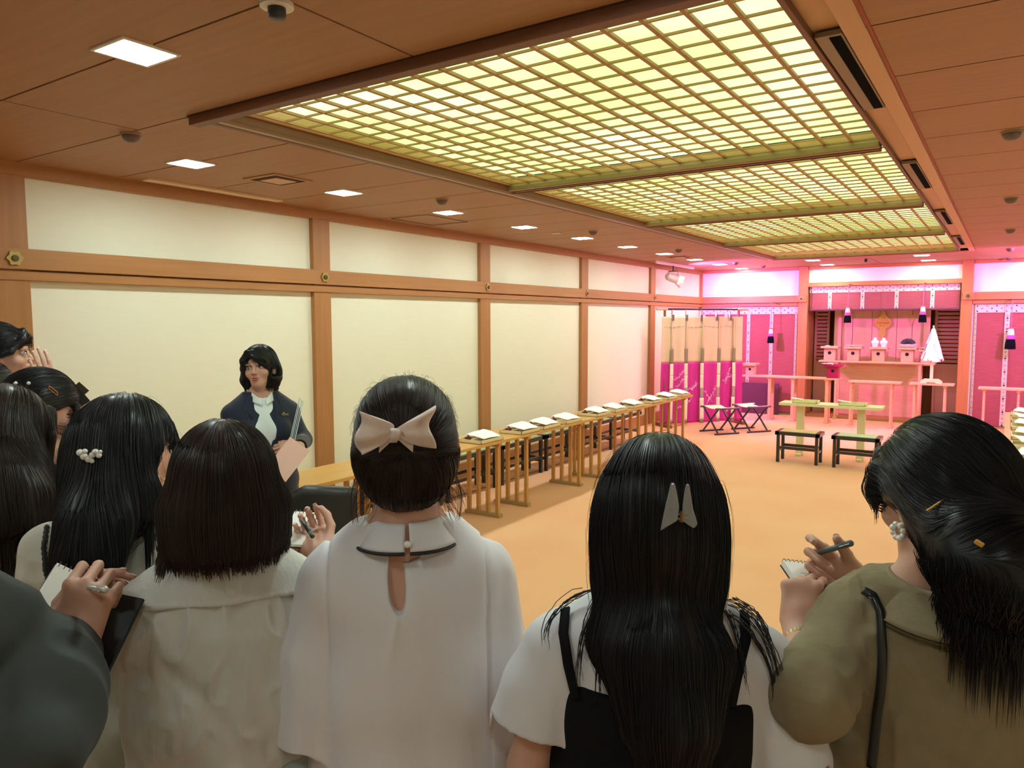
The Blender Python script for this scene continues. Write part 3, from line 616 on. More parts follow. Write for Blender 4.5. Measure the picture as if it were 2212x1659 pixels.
# sanbo stands: tray on a box with a round hole
def sanbo(label, loc, s=1.0, m=SHIRAKI, nm='offering_stand', rz=0):
    t = thing(nm, label, 'offering stand', loc, rz, 'square offering stands')
    w_, h = .095*s, .21*s
    body = MB(); body.bx(-w_, w_, -w_, -w_+.006, 0, h); body.bx(-w_, w_, w_-.006, w_, 0, h); body.bx(-w_, -w_+.006, -w_, w_, 0, h); body.bx(w_-.006, w_, -w_, w_, 0, h)
    body.obj('body', m, t, bevel=.003)
    MB().prism([(.030*s*math.cos(2*PI*i/20), .030*s*math.sin(2*PI*i/20)+h*.63) for i in range(20)], .003, axis='y', c=(0, -w_-.001, 0)).obj('round_hole', mat('hole_black', (.008, .005, .006), .9), t)
    tr = MB(); q = .145*s
    tr.bx(-q, q, -q, q, h, h+.008); 
    for a, b, c, d in ((-q, q, -q, -q+.008), (-q, q, q-.008, q), (-q, -q+.008, -q, q), (q-.008, q, -q, q)): tr.bx(a, b, c, d, h, h+.04*s)
    tr.obj('tray', m, t, bevel=.003)
    return t
ZS = 1.035; zt = ZS+.21*1.0+.009
sx_ = [-2.62, -2.24, -1.84, -1.40]
sl_ = ['pale offering stand holding small cups, leftmost on the high shelf', 'pale offering stand with an empty white dish, second on the high shelf', 'pale offering stand carrying the two white flasks', 'pale offering stand carrying the dark rounded offering']
for x, l in zip(sx_, sl_): sanbo(l, (x, 14.17, ZS))
sanbo('pale offering stand half hidden behind the paper wand', (-1.12, 14.22, ZS), .85)
sanbo('deep red lacquered offering stand on the left altar table', (-2.42, 13.40, .775), .92, mat('red_lacquer', (.42, .01, .10), .25, coat=.5))
sanbo('small pale offering stand with a flat lid beside the curtain', (-3.80, 13.40, .775), .78)
tag(MB().box((0, 0, 0), (.28, .22, .006)).obj('flat_tray_lid', SHIRAKI, None, (-3.80, 13.40, .775+.21*.78+.04), .12), 'thin board resting on the small stand beside the curtain', 'board')
def dish(label, loc, r=.13): return tag(MB().lathe([(r*.45, 0), (r*.5, .008), (r, .022), (r, .026), (r*.8, .018), (.004, .012)], 28).obj('white_dish', PORC, None, loc, smooth=True), label, 'dish', 'white dishes on the altar')
dish('wide white dish on the second offering stand', (-2.24, 14.17, zt+.028), .135); dish('white dish under the dark rounded offering', (-1.40, 14.17, zt+.028), .135); dish('white dish seen behind the paper wand', (-1.12, 14.22, ZS+.21*.85+.04), .13)
def cup(label, loc, s=1): return tag(MB().lathe([(.025*s, 0), (.035*s, .01*s), (.042*s, .03*s), (.03*s, .038*s), (.004, .04*s)], 18).obj('white_cup', PORC, None, loc, smooth=True), label, 'cup', 'small white cups on the altar')
cup('small white cup on the leftmost stand of the high shelf', (-2.66, 14.10, zt), 1.15); cup('flat white cup beside the first on the leftmost stand', (-2.55, 14.14, zt), .8)
cup('white cup on the red lacquered stand, left', (-2.47, 13.37, .775+.21*.92+.009), 1.3)
tag(MB().lathe([(.06, 0), (.10, .012), (.004, .01)], 20).obj('white_saucer', PORC, None, (-2.50, 13.27, .775+.21*.92+.045), smooth=True), 'white saucer at the front corner of the red lacquered stand', 'dish')
fl = [(.032, 0), (.036, .01), (.034, .03), (.055, .09), (.062, .115), (.052, .14), (.024, .152), (.023, .185), (.026, .19), (.004, .188)]
for x, l in ((-1.90, 'left white porcelain sake flask on the altar'), (-1.765, 'right white porcelain sake flask on the altar')):
    tag(MB().lathe(fl, 24).obj('sake_flask', PORC, None, (x, 14.12, zt+.0), smooth=True), l, 'flask', 'white sake flasks on the altar')
# dark rounded offering (dried fan of kelp)
t = thing('dried_offering', 'dark ribbed rounded offering on a white dish', 'offering', (-1.40, 14.17, zt+.072))
k = MB()
for i in range(13):
    a = PI*(.04+.92*i/12); L = .10+.015*math.sin(i*2)
    k.ball((.07*math.cos(a), 0, .02+.045*math.sin(a)), (.05, .05, .015), 6, R=Matrix.Rotation(-a, 3, 'Y'))
k.obj('ribs', mat('kelp_black', (.035, .028, .04), .5), t, smooth=True)
tp = MB(); tp.ball((.10, -.02, .012), (.05, .02, .012), 5); tp.ball((-.02, -.06, -.002), (.13, .05, .014), 8); tp.obj('base_leaf', mat('pale_leaf', (.55, .42, .40), .6), t, smooth=True)
# paper wand stand (gohei)
t = thing('paper_wand', 'white zigzag paper streamers on a wooden stand, right of the offerings', 'ritual wand', (-.975, 13.36, .75))
MB().prism([(-.15, 0), (-.15, .035), (-.10, .07), (.10, .07), (.15, .035), (.15, 0), (.07, 0), (.05, .02), (-.05, .02), (-.07, 0)], .10, axis='y').obj('base', PALEW, t, bevel=.003)
MB().bx(-.022, .022, -.022, .022, .02, .34).obj('post', PALEW, t, bevel=.002); MB().tube([(0, 0, .3), (0, 0, .91)], .011, 8).obj('wand', PALEW, t)
random.seed(11); PW = mat('streamer_paper', (.92, .92, .97), .6)
for i in range(22):
    a = i*2*PI/22 + random.uniform(-.1, .1); s = MB(); z = .86; r = .012; wd = random.uniform(.030, .042)
    for q in range(4):
        z2 = z-random.uniform(.115, .15); r2 = r+random.uniform(.030, .045); aa = a+(.10 if q % 2 else -.10)
        def fn(u, v, r=r, r2=r2, z=z, z2=z2, aa=aa, wd=wd):
            rr = r+(r2-r)*v; w2 = (u-.5)*2*wd*(.45+.55*min(1, rr/.10)); return (rr*math.cos(aa)-w2*math.sin(aa), .75*(rr*math.sin(aa)+w2*math.cos(aa)), z+(z2-z)*v)
        s.grid(fn, 2, 2, th=.001); z, r = z2+.01, r2-.006
    s.obj('streamer', PW, t)
# tassels on cords
def tassel(label, loc, ztop, s=1.0):
    t = thing('hanging_tassel', label, 'tassel', loc, 0, 'three-coloured tassels before the altar')
    MB().tube([(0, 0, .13*s), (0, 0, ztop-loc[2])], .005, 8).obj('cord', mat('cord_pink', (.62, .16, .30), .6), t)
    MB().tube([(-.055*s, 0, .128*s), (.0, 0, .138*s), (.06*s, 0, .13*s)], .009*s, 8).obj('knot', mat('knot_wine', (.40, .06, .12), .6), t, smooth=True)
    for nm, z0, z1, r0, r1, m in (('tassel_head', .05, .13, .036, .026, CREAM), ('tassel_band', .0, .05, .044, .038, PINKR), ('tassel_fringe', -.125, .0, .056, .044, mat('tassel_black', (.003, .003, .006), .9, spec=.1))):
        n = 36; v = []; b = MB(); pr = [(z0, r0), ((z0+z1)/2, (r0+r1)/2+.003), (z1, r1)]
        for z, r in pr: v += [(s*r*(1+.07*(i % 2))*math.cos(2*PI*i/n), s*r*(1+.07*(i % 2))*math.sin(2*PI*i/n), s*z) for i in range(n)]
        f = [(j*n+i, j*n+(i+1) % n, (j+1)*n+(i+1) % n, (j+1)*n+i) for j in range(2) for i in range(n)] + [tuple(range(n-1, -1, -1)), tuple(range(2*n, 3*n))]
        b.add(v, f); b.obj(nm, m, t)
    return t
tassel('cream, pink and black tassel before the altar blind, left of centre', (-2.30, 13.80, 1.825), 2.345)
tassel('cream, pink and black tassel before the altar blind, right of centre', (-1.17, 13.80, 1.83), 2.345)
tassel('cream, pink and black tassel before the left bamboo blind', (-3.60, 13.90, 1.455), 2.06)
tassel('cream, pink and black tassel before the right bamboo blind', (.035, 13.90, 1.445), 2.06, 1.25)
# lintel brackets carrying the two altar tassels
for x in (-2.30, -1.17): trim(MB().bx(x-.01, x+.01, 13.78, YB-.05, 2.345, 2.36), WOODY, .001)
for x in (-3.60, .035): trim(MB().bx(x-.01, x+.01, 13.88, YB-.05, 2.06, 2.075), WOODY, .001)
# black leather chair back in front of the near table
t = thing('office_chair', 'black leather chair with a rounded back behind the notepad hand', 'chair', (at(664, 1000, 3.42).x, at(664, 1000, 3.42).y, 0), math.radians(33.7))
LEA = mat('black_leather', (.022, .024, .022), .38, bump=((120, 120, 120), .2, .002))
def cb(u, v):
    x = (u-.5)*.44; z = .50+.49*v - .05*max(0, (abs(u-.36)-.2))**1.2*v; return (x, .03-.10*(1-(2*u-1)**2)*.5, z - (.085*max(0, .45-u)/.45 if v > .5 else 0)*((v-.5)*2))
MB().grid(cb, 18, 12, th=.045).obj('backrest', LEA, t, smooth=True)
MB().box((0, .24, .46), (.44, .42, .08)).obj('seat', LEA, t, bevel=.03, seg=4)
for sx in (-1, 1):
    for y in (.06, .42): MB().tube([(sx*.17, y, 0), (sx*.17, y, .42)], .013, 10).obj('leg', GREYM, t)
    MB().tube([(sx*.17, .03, .42), (sx*.17, -.0, .70)], .012, 10).obj('back_support', GREYM, t)
# ================================================================ PEOPLE: signed-distance modelling, one continuous surface per body
f32 = np.float32
def V3(p): return np.array([p[0], p[1], p[2]], float)
class Field:
    def __init__(s, lo, hi, h):
        s.o = np.array(lo, float); s.h = h; s.n = np.ceil((np.array(hi, float)-s.o)/h).astype(int)+1
        s.g = np.full(tuple(s.n), 9.0, f32)
    def sub(s, lo, hi):
        a = np.clip(np.floor((np.array(lo)-s.o)/s.h).astype(int), 0, s.n); b = np.clip(np.ceil((np.array(hi)-s.o)/s.h).astype(int)+1, 0, s.n)
        if np.any(b <= a): return None
        ax = [(s.o[i]+np.arange(a[i], b[i])*s.h).astype(f32) for i in range(3)]
        return (slice(a[0], b[0]), slice(a[1], b[1]), slice(a[2], b[2])), ax[0][:, None, None], ax[1][None, :, None], ax[2][None, None, :]
    def put(s, fn, lo, hi, k, mode):
        pad = k+3.5*s.h; r = s.sub(np.array(lo)-pad, np.array(hi)+pad)
        if r is None: return
        sl, X, Y, Z = r; d = fn(X, Y, Z).astype(f32); g = s.g[sl]
        if mode == 'u':
            if k > 0: hh = np.maximum(k-np.abs(g-d), 0)/k; s.g[sl] = np.minimum(g, d)-hh*hh*k*.25
            else: s.g[sl] = np.minimum(g, d)
        else:
            d = -d
            if k > 0: hh = np.maximum(k-np.abs(g-d), 0)/k; s.g[sl] = np.maximum(g, d)+hh*hh*k*.25
            else: s.g[sl] = np.maximum(g, d)
    def cap(s, a, b, ra, rb=None, k=.02, mode='u', flat=None):
        rb = ra if rb is None else rb; a = V3(a); b = V3(b); ab = b-a; L2 = max(ab@ab, 1e-9); m = max(ra, rb)
        def fn(X, Y, Z):
            t = np.clip(((X-a[0])*ab[0]+(Y-a[1])*ab[1]+(Z-a[2])*ab[2])/L2, 0, 1)
            return np.sqrt((X-a[0]-t*ab[0])**2+(Y-a[1]-t*ab[1])**2+(Z-a[2]-t*ab[2])**2)-(ra+(rb-ra)*t)
        s.put(fn, np.minimum(a, b)-m, np.maximum(a, b)+m, k, mode); return s
    def ell(s, c, r, R=None, k=.02, mode='u'):
        c = V3(c); r = np.array(r, float); m = r.max() if R is not None else r
        Rm = np.array(R, float).reshape(3, 3) if R is not None else None
        def fn(X, Y, Z):
            x, y, z = X-c[0], Y-c[1], Z-c[2]
            if Rm is not None: x, y, z = (Rm[0, 0]*x+Rm[1, 0]*y+Rm[2, 0]*z), (Rm[0, 1]*x+Rm[1, 1]*y+Rm[2, 1]*z), (Rm[0, 2]*x+Rm[1, 2]*y+Rm[2, 2]*z)
            k0 = np.sqrt((x/r[0])**2+(y/r[1])**2+(z/r[2])**2); k1 = np.sqrt((x/r[0]**2)**2+(y/r[1]**2)**2+(z/r[2]**2)**2)+1e-6
            return k0*(k0-1)/k1
        s.put(fn, c-m, c+m, k, mode); return s
    def box(s, c, hs, R=None, k=.01, mode='u', rnd=.0):
        c = V3(c); hs = np.array(hs, float); m = np.linalg.norm(hs) if R is not None else hs
        Rm = np.array(R, float).reshape(3, 3) if R is not None else None
        def fn(X, Y, Z):
            x, y, z = X-c[0], Y-c[1], Z-c[2]
            if Rm is not None: x, y, z = (Rm[0, 0]*x+Rm[1, 0]*y+Rm[2, 0]*z), (Rm[0, 1]*x+Rm[1, 1]*y+Rm[2, 1]*z), (Rm[0, 2]*x+Rm[1, 2]*y+Rm[2, 2]*z)
            qx, qy, qz = np.abs(x)-hs[0]+rnd, np.abs(y)-hs[1]+rnd, np.abs(z)-hs[2]+rnd
            return np.sqrt(np.maximum(qx, 0)**2+np.maximum(qy, 0)**2+np.maximum(qz, 0)**2)+np.minimum(np.maximum(qx, np.maximum(qy, qz)), 0)-rnd
        s.put(fn, c-m, c+m, k, mode); return s
    def chain(s, pts, rs, k=.02, mode='u'):
        for i in range(len(pts)-1): s.cap(pts[i], pts[i+1], rs[i], rs[i+1], k, mode)
        return s
    def val(s, p):
        q = (p-s.o)/s.h; i = np.clip(np.floor(q).astype(int), 0, s.n-2); f = np.clip(q-i, 0, 1); g = s.g; r = 0
        for a in (0, 1):
            for b in (0, 1):
                for c in (0, 1):
                    w_ = (f[:, 0] if a else 1-f[:, 0])*(f[:, 1] if b else 1-f[:, 1])*(f[:, 2] if c else 1-f[:, 2])
                    r = r+w_*g[i[:, 0]+a, i[:, 1]+b, i[:, 2]+c]
        return r
    def grad(s, p):
        e = s.h; o = np.stack([s.val(p+d)-s.val(p-d) for d in np.eye(3)*e], 1); return o/(np.linalg.norm(o, axis=1)[:, None]+1e-9)
    def snap(s, p, d, L=.5):
        """first surface point from p along d"""
        p = V3(p); d = V3(d); d = d/np.linalg.norm(d); t = np.arange(0, L, s.h*.5); q = p+t[:, None]*d; v = s.val(q); i = np.argmax(v < 0)
        if v[i] >= 0: return Vector(p), Vector(-d)
        i = max(i, 1); f = v[i-1]/(v[i-1]-v[i]+1e-9); r = q[i-1]+(q[i]-q[i-1])*f; n = s.grad(r[None])[0]
        return Vector(r), Vector(n)
    def mesh(s):
        g = s.g; ins = g < 0; n = s.n
        c = [ins[a:n[0]-1+a, b:n[1]-1+b, e:n[2]-1+e] for a in (0, 1) for b in (0, 1) for e in (0, 1)]
        any_ = c[0].copy(); all_ = c[0].copy()
        for q in c[1:]: any_ |= q; all_ &= q
        I, J, K = np.nonzero(any_ & ~all_); vid = np.full(any_.shape, -1, np.int32); vid[I, J, K] = np.arange(len(I))
        acc = np.zeros((len(I), 3)); cnt = np.zeros(len(I)); cor = [(a, b, e) for a in (0, 1) for b in (0, 1) for e in (0, 1)]
        vals = {q: g[I+q[0], J+q[1], K+q[2]].astype(float) for q in cor}
        for q in cor:
            for ax in range(3):
                if q[ax] == 0:
                    w_ = list(q); w_[ax] = 1; w_ = tuple(w_); v0, v1 = vals[q], vals[w_]; m = (v0 < 0) != (v1 < 0)
                    t = np.where(m, v0/(v0-v1+1e-12), 0); P = np.array(q, float)[None]+0*acc; P[:, ax] = t
                    acc += P*m[:, None]; cnt += m
        V = s.o+(np.stack([I, J, K], 1)+acc/cnt[:, None])*s.h; F = []
        for ax in range(3):
            u, w_ = (ax+1) % 3, (ax+2) % 3
            sh = [slice(None)]*3; sh[ax] = slice(0, n[ax]-1); a = ins[tuple(sh)]; sh[ax] = slice(1, n[ax]); b = ins[tuple(sh)]
            E = np.stack(np.nonzero(a != b), 1); E = E[(E[:, u] > 0) & (E[:, w_] > 0) & (E[:, u] < n[u]-1) & (E[:, w_] < n[w_]-1)]
            q = []
            for du, dw in ((1, 1), (0, 1), (0, 0), (1, 0)):
                C = E.copy(); C[:, u] -= du; C[:, w_] -= dw; q.append(vid[C[:, 0], C[:, 1], C[:, 2]])
            q = np.stack(q, 1); fl = ~a[E[:, 0], E[:, 1], E[:, 2]]; q[fl] = q[fl][:, ::-1]; F.append(q)
        return V, np.concatenate(F)
def vnormals(V, F):
    n = np.cross(V[F[:, 2]]-V[F[:, 0]], V[F[:, 3]]-V[F[:, 1]]); N_ = np.zeros_like(V)
    for i in range(4): np.add.at(N_, F[:, i], n)
    return N_/(np.linalg.norm(N_, axis=1)[:, None]+1e-12)
_rt = np.random.RandomState(5).rand(64, 64, 64)
def vnoise(p):
    i = np.floor(p).astype(int); f = p-i; f = f*f*(3-2*f); r = 0
    for a in (0, 1):
        for b in (0, 1):
            for c in (0, 1):
                r = r+(f[:, 0] if a else 1-f[:, 0])*(f[:, 1] if b else 1-f[:, 1])*(f[:, 2] if c else 1-f[:, 2])*_rt[(i[:, 0]+a) % 64, (i[:, 1]+b) % 64, (i[:, 2]+c) % 64]
    return r*2-1
def folds(V, amp, sc, seed=0, ridge=False):
    r = vnoise(V*np.array(sc)+seed*7.3); 
    if ridge: r = 1-2*np.abs(r)
    return amp*r
def fast_mesh(name, V, F, m, parent=None, smooth=True, F3=None):
    me = bpy.data.meshes.new(name); V = np.ascontiguousarray(V, f32)
    me.vertices.add(len(V)); me.vertices.foreach_set('co', V.ravel()); k = F.shape[1]
    me.loops.add(F.size); me.loops.foreach_set('vertex_index', np.ascontiguousarray(F, np.int32).ravel())
    me.polygons.add(len(F)); me.polygons.foreach_set('loop_start', np.arange(0, F.size, k, dtype=np.int32))
    me.update(calc_edges=True)
    me.polygons.foreach_set('use_smooth', np.ones(len(F), bool)); me.materials.append(m)
    me.validate(); me.update(); o = bpy.data.objects.new(name, me); COL.objects.link(o)
    if parent: o.parent = parent
    return o
def skin_mesh(fd, name, m, parent, disp=None, relax=2):
    V, F = fd.mesh(); 
    for _ in range(relax):   # light Laplacian relaxation
        A = np.zeros_like(V); c = np.zeros(len(V))
        for i in range(4):
            j = (i+1) % 4; np.add.at(A, F[:, i], V[F[:, j]]); np.add.at(c, F[:, i], 1); np.add.at(A, F[:, j], V[F[:, i]]); np.add.at(c, F[:, j], 1)
        V = .5*V+.5*A/c[:, None]
    if disp is not None: V = V+vnormals(V, F)*disp(V)[:, None]
    return fast_mesh(name, V, F, m, parent)
# ---- frames
def frame(o, yaw=0, pitch=0, roll=0):
    return Matrix.Translation(Vector(o)) @ Matrix.Rotation(math.radians(yaw), 4, 'Z') @ Matrix.Rotation(-math.radians(pitch), 4, 'X') @ Matrix.Rotation(math.radians(roll), 4, 'Y')
def R3(M): return [list(r[:3]) for r in list(M)[:3]]
def basis(y, z):
    """rotation whose y axis follows y (finger direction) and z axis is close to z (back of the hand)"""
    y = Vector(y).normalized(); z = Vector(z); z = (z-y*z.dot(y)).normalized(); x = y.cross(z); return Matrix((x, y, z)).transposed()
def head_sdf(fd, M, s=1.0, ears=True):
    P = lambda x, y, z: M @ Vector((x*s, y*s, z*s)); R = R3(M); e = lambda *r: tuple(q*s for q in r)
    fd.ell(P(0, -.012, .022), e(.073, .090, .086), R, .02); fd.ell(P(0, .026, -.030), e(.056, .060, .078), R, .03)
    fd.ell(P(0, .058, -.088), e(.027, .024, .020), R, .035)
    for x in (-1, 1):
        fd.ell(P(x*.040, .058, -.028), e(.022, .020, .022), R, .02); fd.ell(P(x*.030, .0785, .004), e(.016, .012, .010), R, .012, 's')
        fd.cap(P(x*.012, .089, .022), P(x*.046, .078, .020), .006*s, .005*s, .012)
        fd.ell(P(x*.0305, .0745, .002), e(.0125, .0115, .0095), R, .003)
        if ears:
            Re = R3(M.to_3x3() @ Matrix.Rotation(x*.35, 3, 'Z') @ Matrix.Rotation(-.15, 3, 'X'))
            fd.ell(P(x*.0745, -.006, -.012), e(.008, .019, .031), Re, .008); fd.ell(P(x*.0815, .001, -.008), e(.005, .009, .015), Re, .004, 's')
            fd.ell(P(x*.073, .0, -.036), e(.006, .009, .010), Re, .006)
    fd.cap(P(0, .088, .006), P(0, .103, -.026), .006*s, .0095*s, .010)
    for x in (-1, 1): fd.ell(P(x*.0105, .094, -.030), e(.0075, .009, .0065), R, .005)
    fd.ell(P(0, .083, -.052), e(.022, .012, .006), R, .006); fd.ell(P(0, .081, -.061), e(.018, .012, .0065), R, .005); fd.ell(P(0, .0965, -.0565), e(.020, .006, .0012), R, .003, 's')
def cut_cheek(fd, M, x, back=0.0, r=(.046, .062, .075)):
    fd.ell(M @ Vector((x*.070, .062-back, -.045)), r, R3(M), .010, 's')
HANDF = [(.029, .086, (.042, .025, .020), .0085), (.0095, .091, (.046, .029, .021), .0087), (-.0105, .087, (.043, .027, .020), .0082), (-.029, .079, (.034, .020, .018), .0074)]
def hand_sdf(fd, w_, R, side, curl=((.3, .5, .3),)*4, thumb=(.5, .2, .3), spread=.06, s=1.0):
    """w_ wrist point; R.columns: x towards the thumb side (for side=+1), y along the fingers, z back of the hand"""
    w_ = Vector(w_); sx = side; L = lambda x, y, z: w_+R @ Vector((x*sx*s, y*s, z*s)); Rl = [list(r) for r in R]; nails = []
    fd.box(L(0, .048, 0), (.036*s, .042*s, .013*s), Rl, .012, rnd=.011*s); fd.cap(w_, L(0, .03, 0), .024*s, .022*s, .02)
    fd.ell(L(.024, .030, -.008), (.017*s, .028*s, .014*s), Rl, .012)
    for i, (x, y, ls, r) in enumerate(HANDF):
        p = L(x, y, 0); c = curl[i] if len(curl) > 1 else curl[0]; a = 0; sp = spread*(1.5-i); fd.ell(p, (.0098*s,)*3, None, .008)
        for j, l in enumerate(ls):
            a += c[j]; d = R @ Vector((sx*math.sin(sp)*math.cos(a), math.cos(a)*math.cos(sp), -math.sin(a))); q = p+d*l*s
            fd.cap(p, q, r*s*(1-.10*j), r*s*(.92-.10*j), .0035); lp = p; p = q
        nails.append((lp, p, R @ Vector((0, math.sin(a), math.cos(a))), r))
    a, b, c = thumb; p = L(.026, .022, -.006); d = R @ Vector((sx*math.sin(a), math.cos(a)*math.cos(b), -math.sin(b))); q = p+d*.040*s; fd.cap(p, q, .0135*s, .0105*s, .008)
    d2 = (d + R @ Vector((-sx*c, .3*c, -c*.4))).normalized(); q2 = q+d2*.030*s; fd.cap(q, q2, .0105*s, .0095*s, .004)
    d3 = (d2 + R @ Vector((-sx*c*.8, 0, -c*.3))).normalized(); q3 = q2+d3*.022*s; fd.cap(q2, q3, .0098*s, .0078*s, .004)
    nails.append((q2, q3, R @ Vector((sx*.5, 0, .8)), .0095)); return nails
class Person: pass
SKIN = mat('skin', (.62, .36, .26), .5, sss=.08, noise=((14, 14, 14), (.58, .31, .23), 3, .3))
NAILM = mat('nail', (.70, .42, .36), .25)
def person(label, u, v, d, top_v, yaw, arms, hyaw=0, hpitch=0, hroll=0, h=.004, lean=0, s=None, hshift=(0, 0), shw=.165, hs=1.0, hands=True, skin=None, legs=True, group=None, sdz=0.0):
    """u, v: pixel of the head centre, d: its depth, top_v: pixel row of the top of the hair"""
    p = at(u, v, d); Hh = at(u, top_v, d).z-.012; P = Person(); P.s = k = (s or Hh/1.60)
    face = math.atan2(-(CF.x*FPX+CR.x*(u-1106)), (CF.y*FPX+CR.y*(u-1106)))
    t = thing('person', label, 'person', (p.x, p.y, 0), face+math.radians(yaw)); P.t = t; P.H = Hh
    if group: t['group'] = group
    P.zc = Hh-.112*hs   # head centre
    off = Hh-1.60*k
    Z = lambda z: z*k+off*max(0, min(1, z/1.4)); P.Z = Z
    P.headM = frame((hshift[0], hshift[1], P.zc), hyaw, hpitch, hroll)
    fd = Field((-.62, -.35, -.005), (.62, .72, Hh+.03), h); P.body = fd
    S = P.S = {}
    zs = Z(1.240)+sdz; S['zs'] = zs; S['shw'] = shw*k
    # torso
    fd.ell((0, -.005, Z(1.172)), (.142*k, .096*k, .165*k), None, .03); fd.cap((-.10*k, -.012, Z(1.238)), (.10*k, -.012, Z(1.238)), .062*k, None, .04)
    fd.ell((0, .0, Z(1.02)), (.118*k, .082*k, .15*k), None, .04); fd.ell((0, -.01, Z(.88)), (.155*k, .105*k, .13*k), None, .05)
    for x in (-1, 1):
        fd.ell((x*.068*k, .075*k, Z(1.155)), (.056*k, .045*k, .055*k), None, .03)
        fd.cap((0, -.012, Z(1.368)), (x*.13*k, -.008, Z(1.250)), .040*k, .042*k, .04)
        fd.ell((x*.075*k, -.04, Z(.87)), (.08*k, .075*k, .10*k), None, .04)
    nb = Vector((0, -.022, Z(1.31))); nt_ = P.headM @ Vector((0, -.018, -.055)); fd.cap(nb, nt_, .053*k, .045*k, .035)
    head_sdf(fd, P.headM, hs)
    P.nails = []; S['arm'] = {}
    for side, A in (('L', arms[0]), ('R', arms[1])):
        x = -1 if side == 'L' else 1; sh = Vector((x*S['shw'], -.008, zs)); el, wr = Vector(A['e']), Vector(A['w'])
        fd.cap(sh, el, .047*k, .037*k, .035); fd.chain([el, el.lerp(wr, .35), wr], [.037*k, .039*k, .0235*k], .015); S['arm'][side] = (sh, el, wr)
        if 'R' in A: P.nails += hand_sdf(fd, wr, A['R'], A.get('side', -x), A.get('curl', ((.4, .6, .4),)), A.get('thumb', (.5, .3, .4)), A.get('spread', .06), A.get('s', 1.0)*k)
        else: P.nails += hand_sdf(fd, wr, basis(wr-el, A.get('z', (0, -.3, 1))), A.get('side', -x), ((.5, .7, .5),), (.5, .3, .4), .05, k)
        if legs:
            fd.chain([(x*.085*k, -.0, Z(.86)), (x*.082*k, .01, Z(.46)), (x*.080*k, -.012, Z(.30)), (x*.078*k, -.012, .09)], [.088*k, .056*k, .052*k, .034*k], .03)
            fd.chain([(x*.078*k, -.025, .045), (x*.082*k, .05, .045), (x*.092*k, .135, .034)], [.036, .036, .028], .02)
    P.o = skin_mesh(fd, 'body', skin or SKIN, t, relax=1)
    return P
def nails_obj(P):
    for a, b, n, r in P.nails:
        d = (b-a).normalized(); n = (n-d*n.dot(d)).normalized(); x = d.cross(n); Rm = Matrix((x, d, n)).transposed()
        MB().ball(b+n*(r*.62)-d*.0005, (r*.62, r*.78, r*.22), 5, R=Rm).obj('nail', NAILM, P.t, smooth=True)
def face_parts(P, hs=1.0, mouth_open=.0, brow=True):
    M = P.headM; R = M.to_3x3()
    for x in (-1, 1):
        c = M @ Vector((x*.0305*hs, .0775*hs, .003*hs))
        MB().ball(c, (.0125*hs, .0100*hs, .0062*hs), 10, R=R).obj('eye_white', mat('eye_white', (.75, .72, .68), .3), P.t, smooth=True)
        MB().ball(M @ Vector((x*.0305*hs, .0845*hs, .003*hs)), (.0056*hs, .0042*hs, .0056*hs), 8, R=R).obj('iris', mat('iris_dark', (.02, .012, .01), .15), P.t, smooth=True)
        MB().tube([M @ Vector((x*q*hs, y*hs, z*hs)) for q, y, z in ((.017, .084, .0045), (.024, .0875, .0095), (.032, .0875, .0105), (.041, .083, .0075), (.045, .079, .004))], [.0008, .0014, .0016, .0014, .0008], 6).obj('eyelash', mat('lash', (.012, .01, .01), .6), P.t)
        if brow: MB().tube([M @ Vector((x*q*hs, y*hs, z*hs)) for q, y, z in ((.014, .0955, .0255), (.026, .0945, .0300), (.040, .085, .0310), (.050, .075, .0265))], [.0016, .0026, .0022, .0010], 6).obj('eyebrow', mat('brow', (.03, .02, .018), .8), P.t)
    LIP = mat('lip', (.55, .13, .13), .35)
    for z, w_, hgt in ((-.0520+mouth_open*.3, .0205, .0042), (-.0605-mouth_open*.7, .0175, .0048)):
        MB().tube([M @ Vector((w_*q*hs, (.0905+.0065*(1-q*q)-.004*abs(q))*hs, (z+(.0012 if q == 0 else 0)-.0015*abs(q))*hs)) for q in (-1, -.6, -.25, 0, .25, .6, 1)], [.0008, hgt*.7, hgt, hgt*.9, hgt, hgt*.7, .0008], 8).obj('lips', LIP, P.t, smooth=True)
    if mouth_open: MB().ball(M @ Vector((0, .0925*hs, -.0565*hs-mouth_open*.2)), (.012, .004, .0035+mouth_open*.4), 8, R=R).obj('mouth', mat('mouth_dark', (.10, .02, .02), .5), P.t, smooth=True)
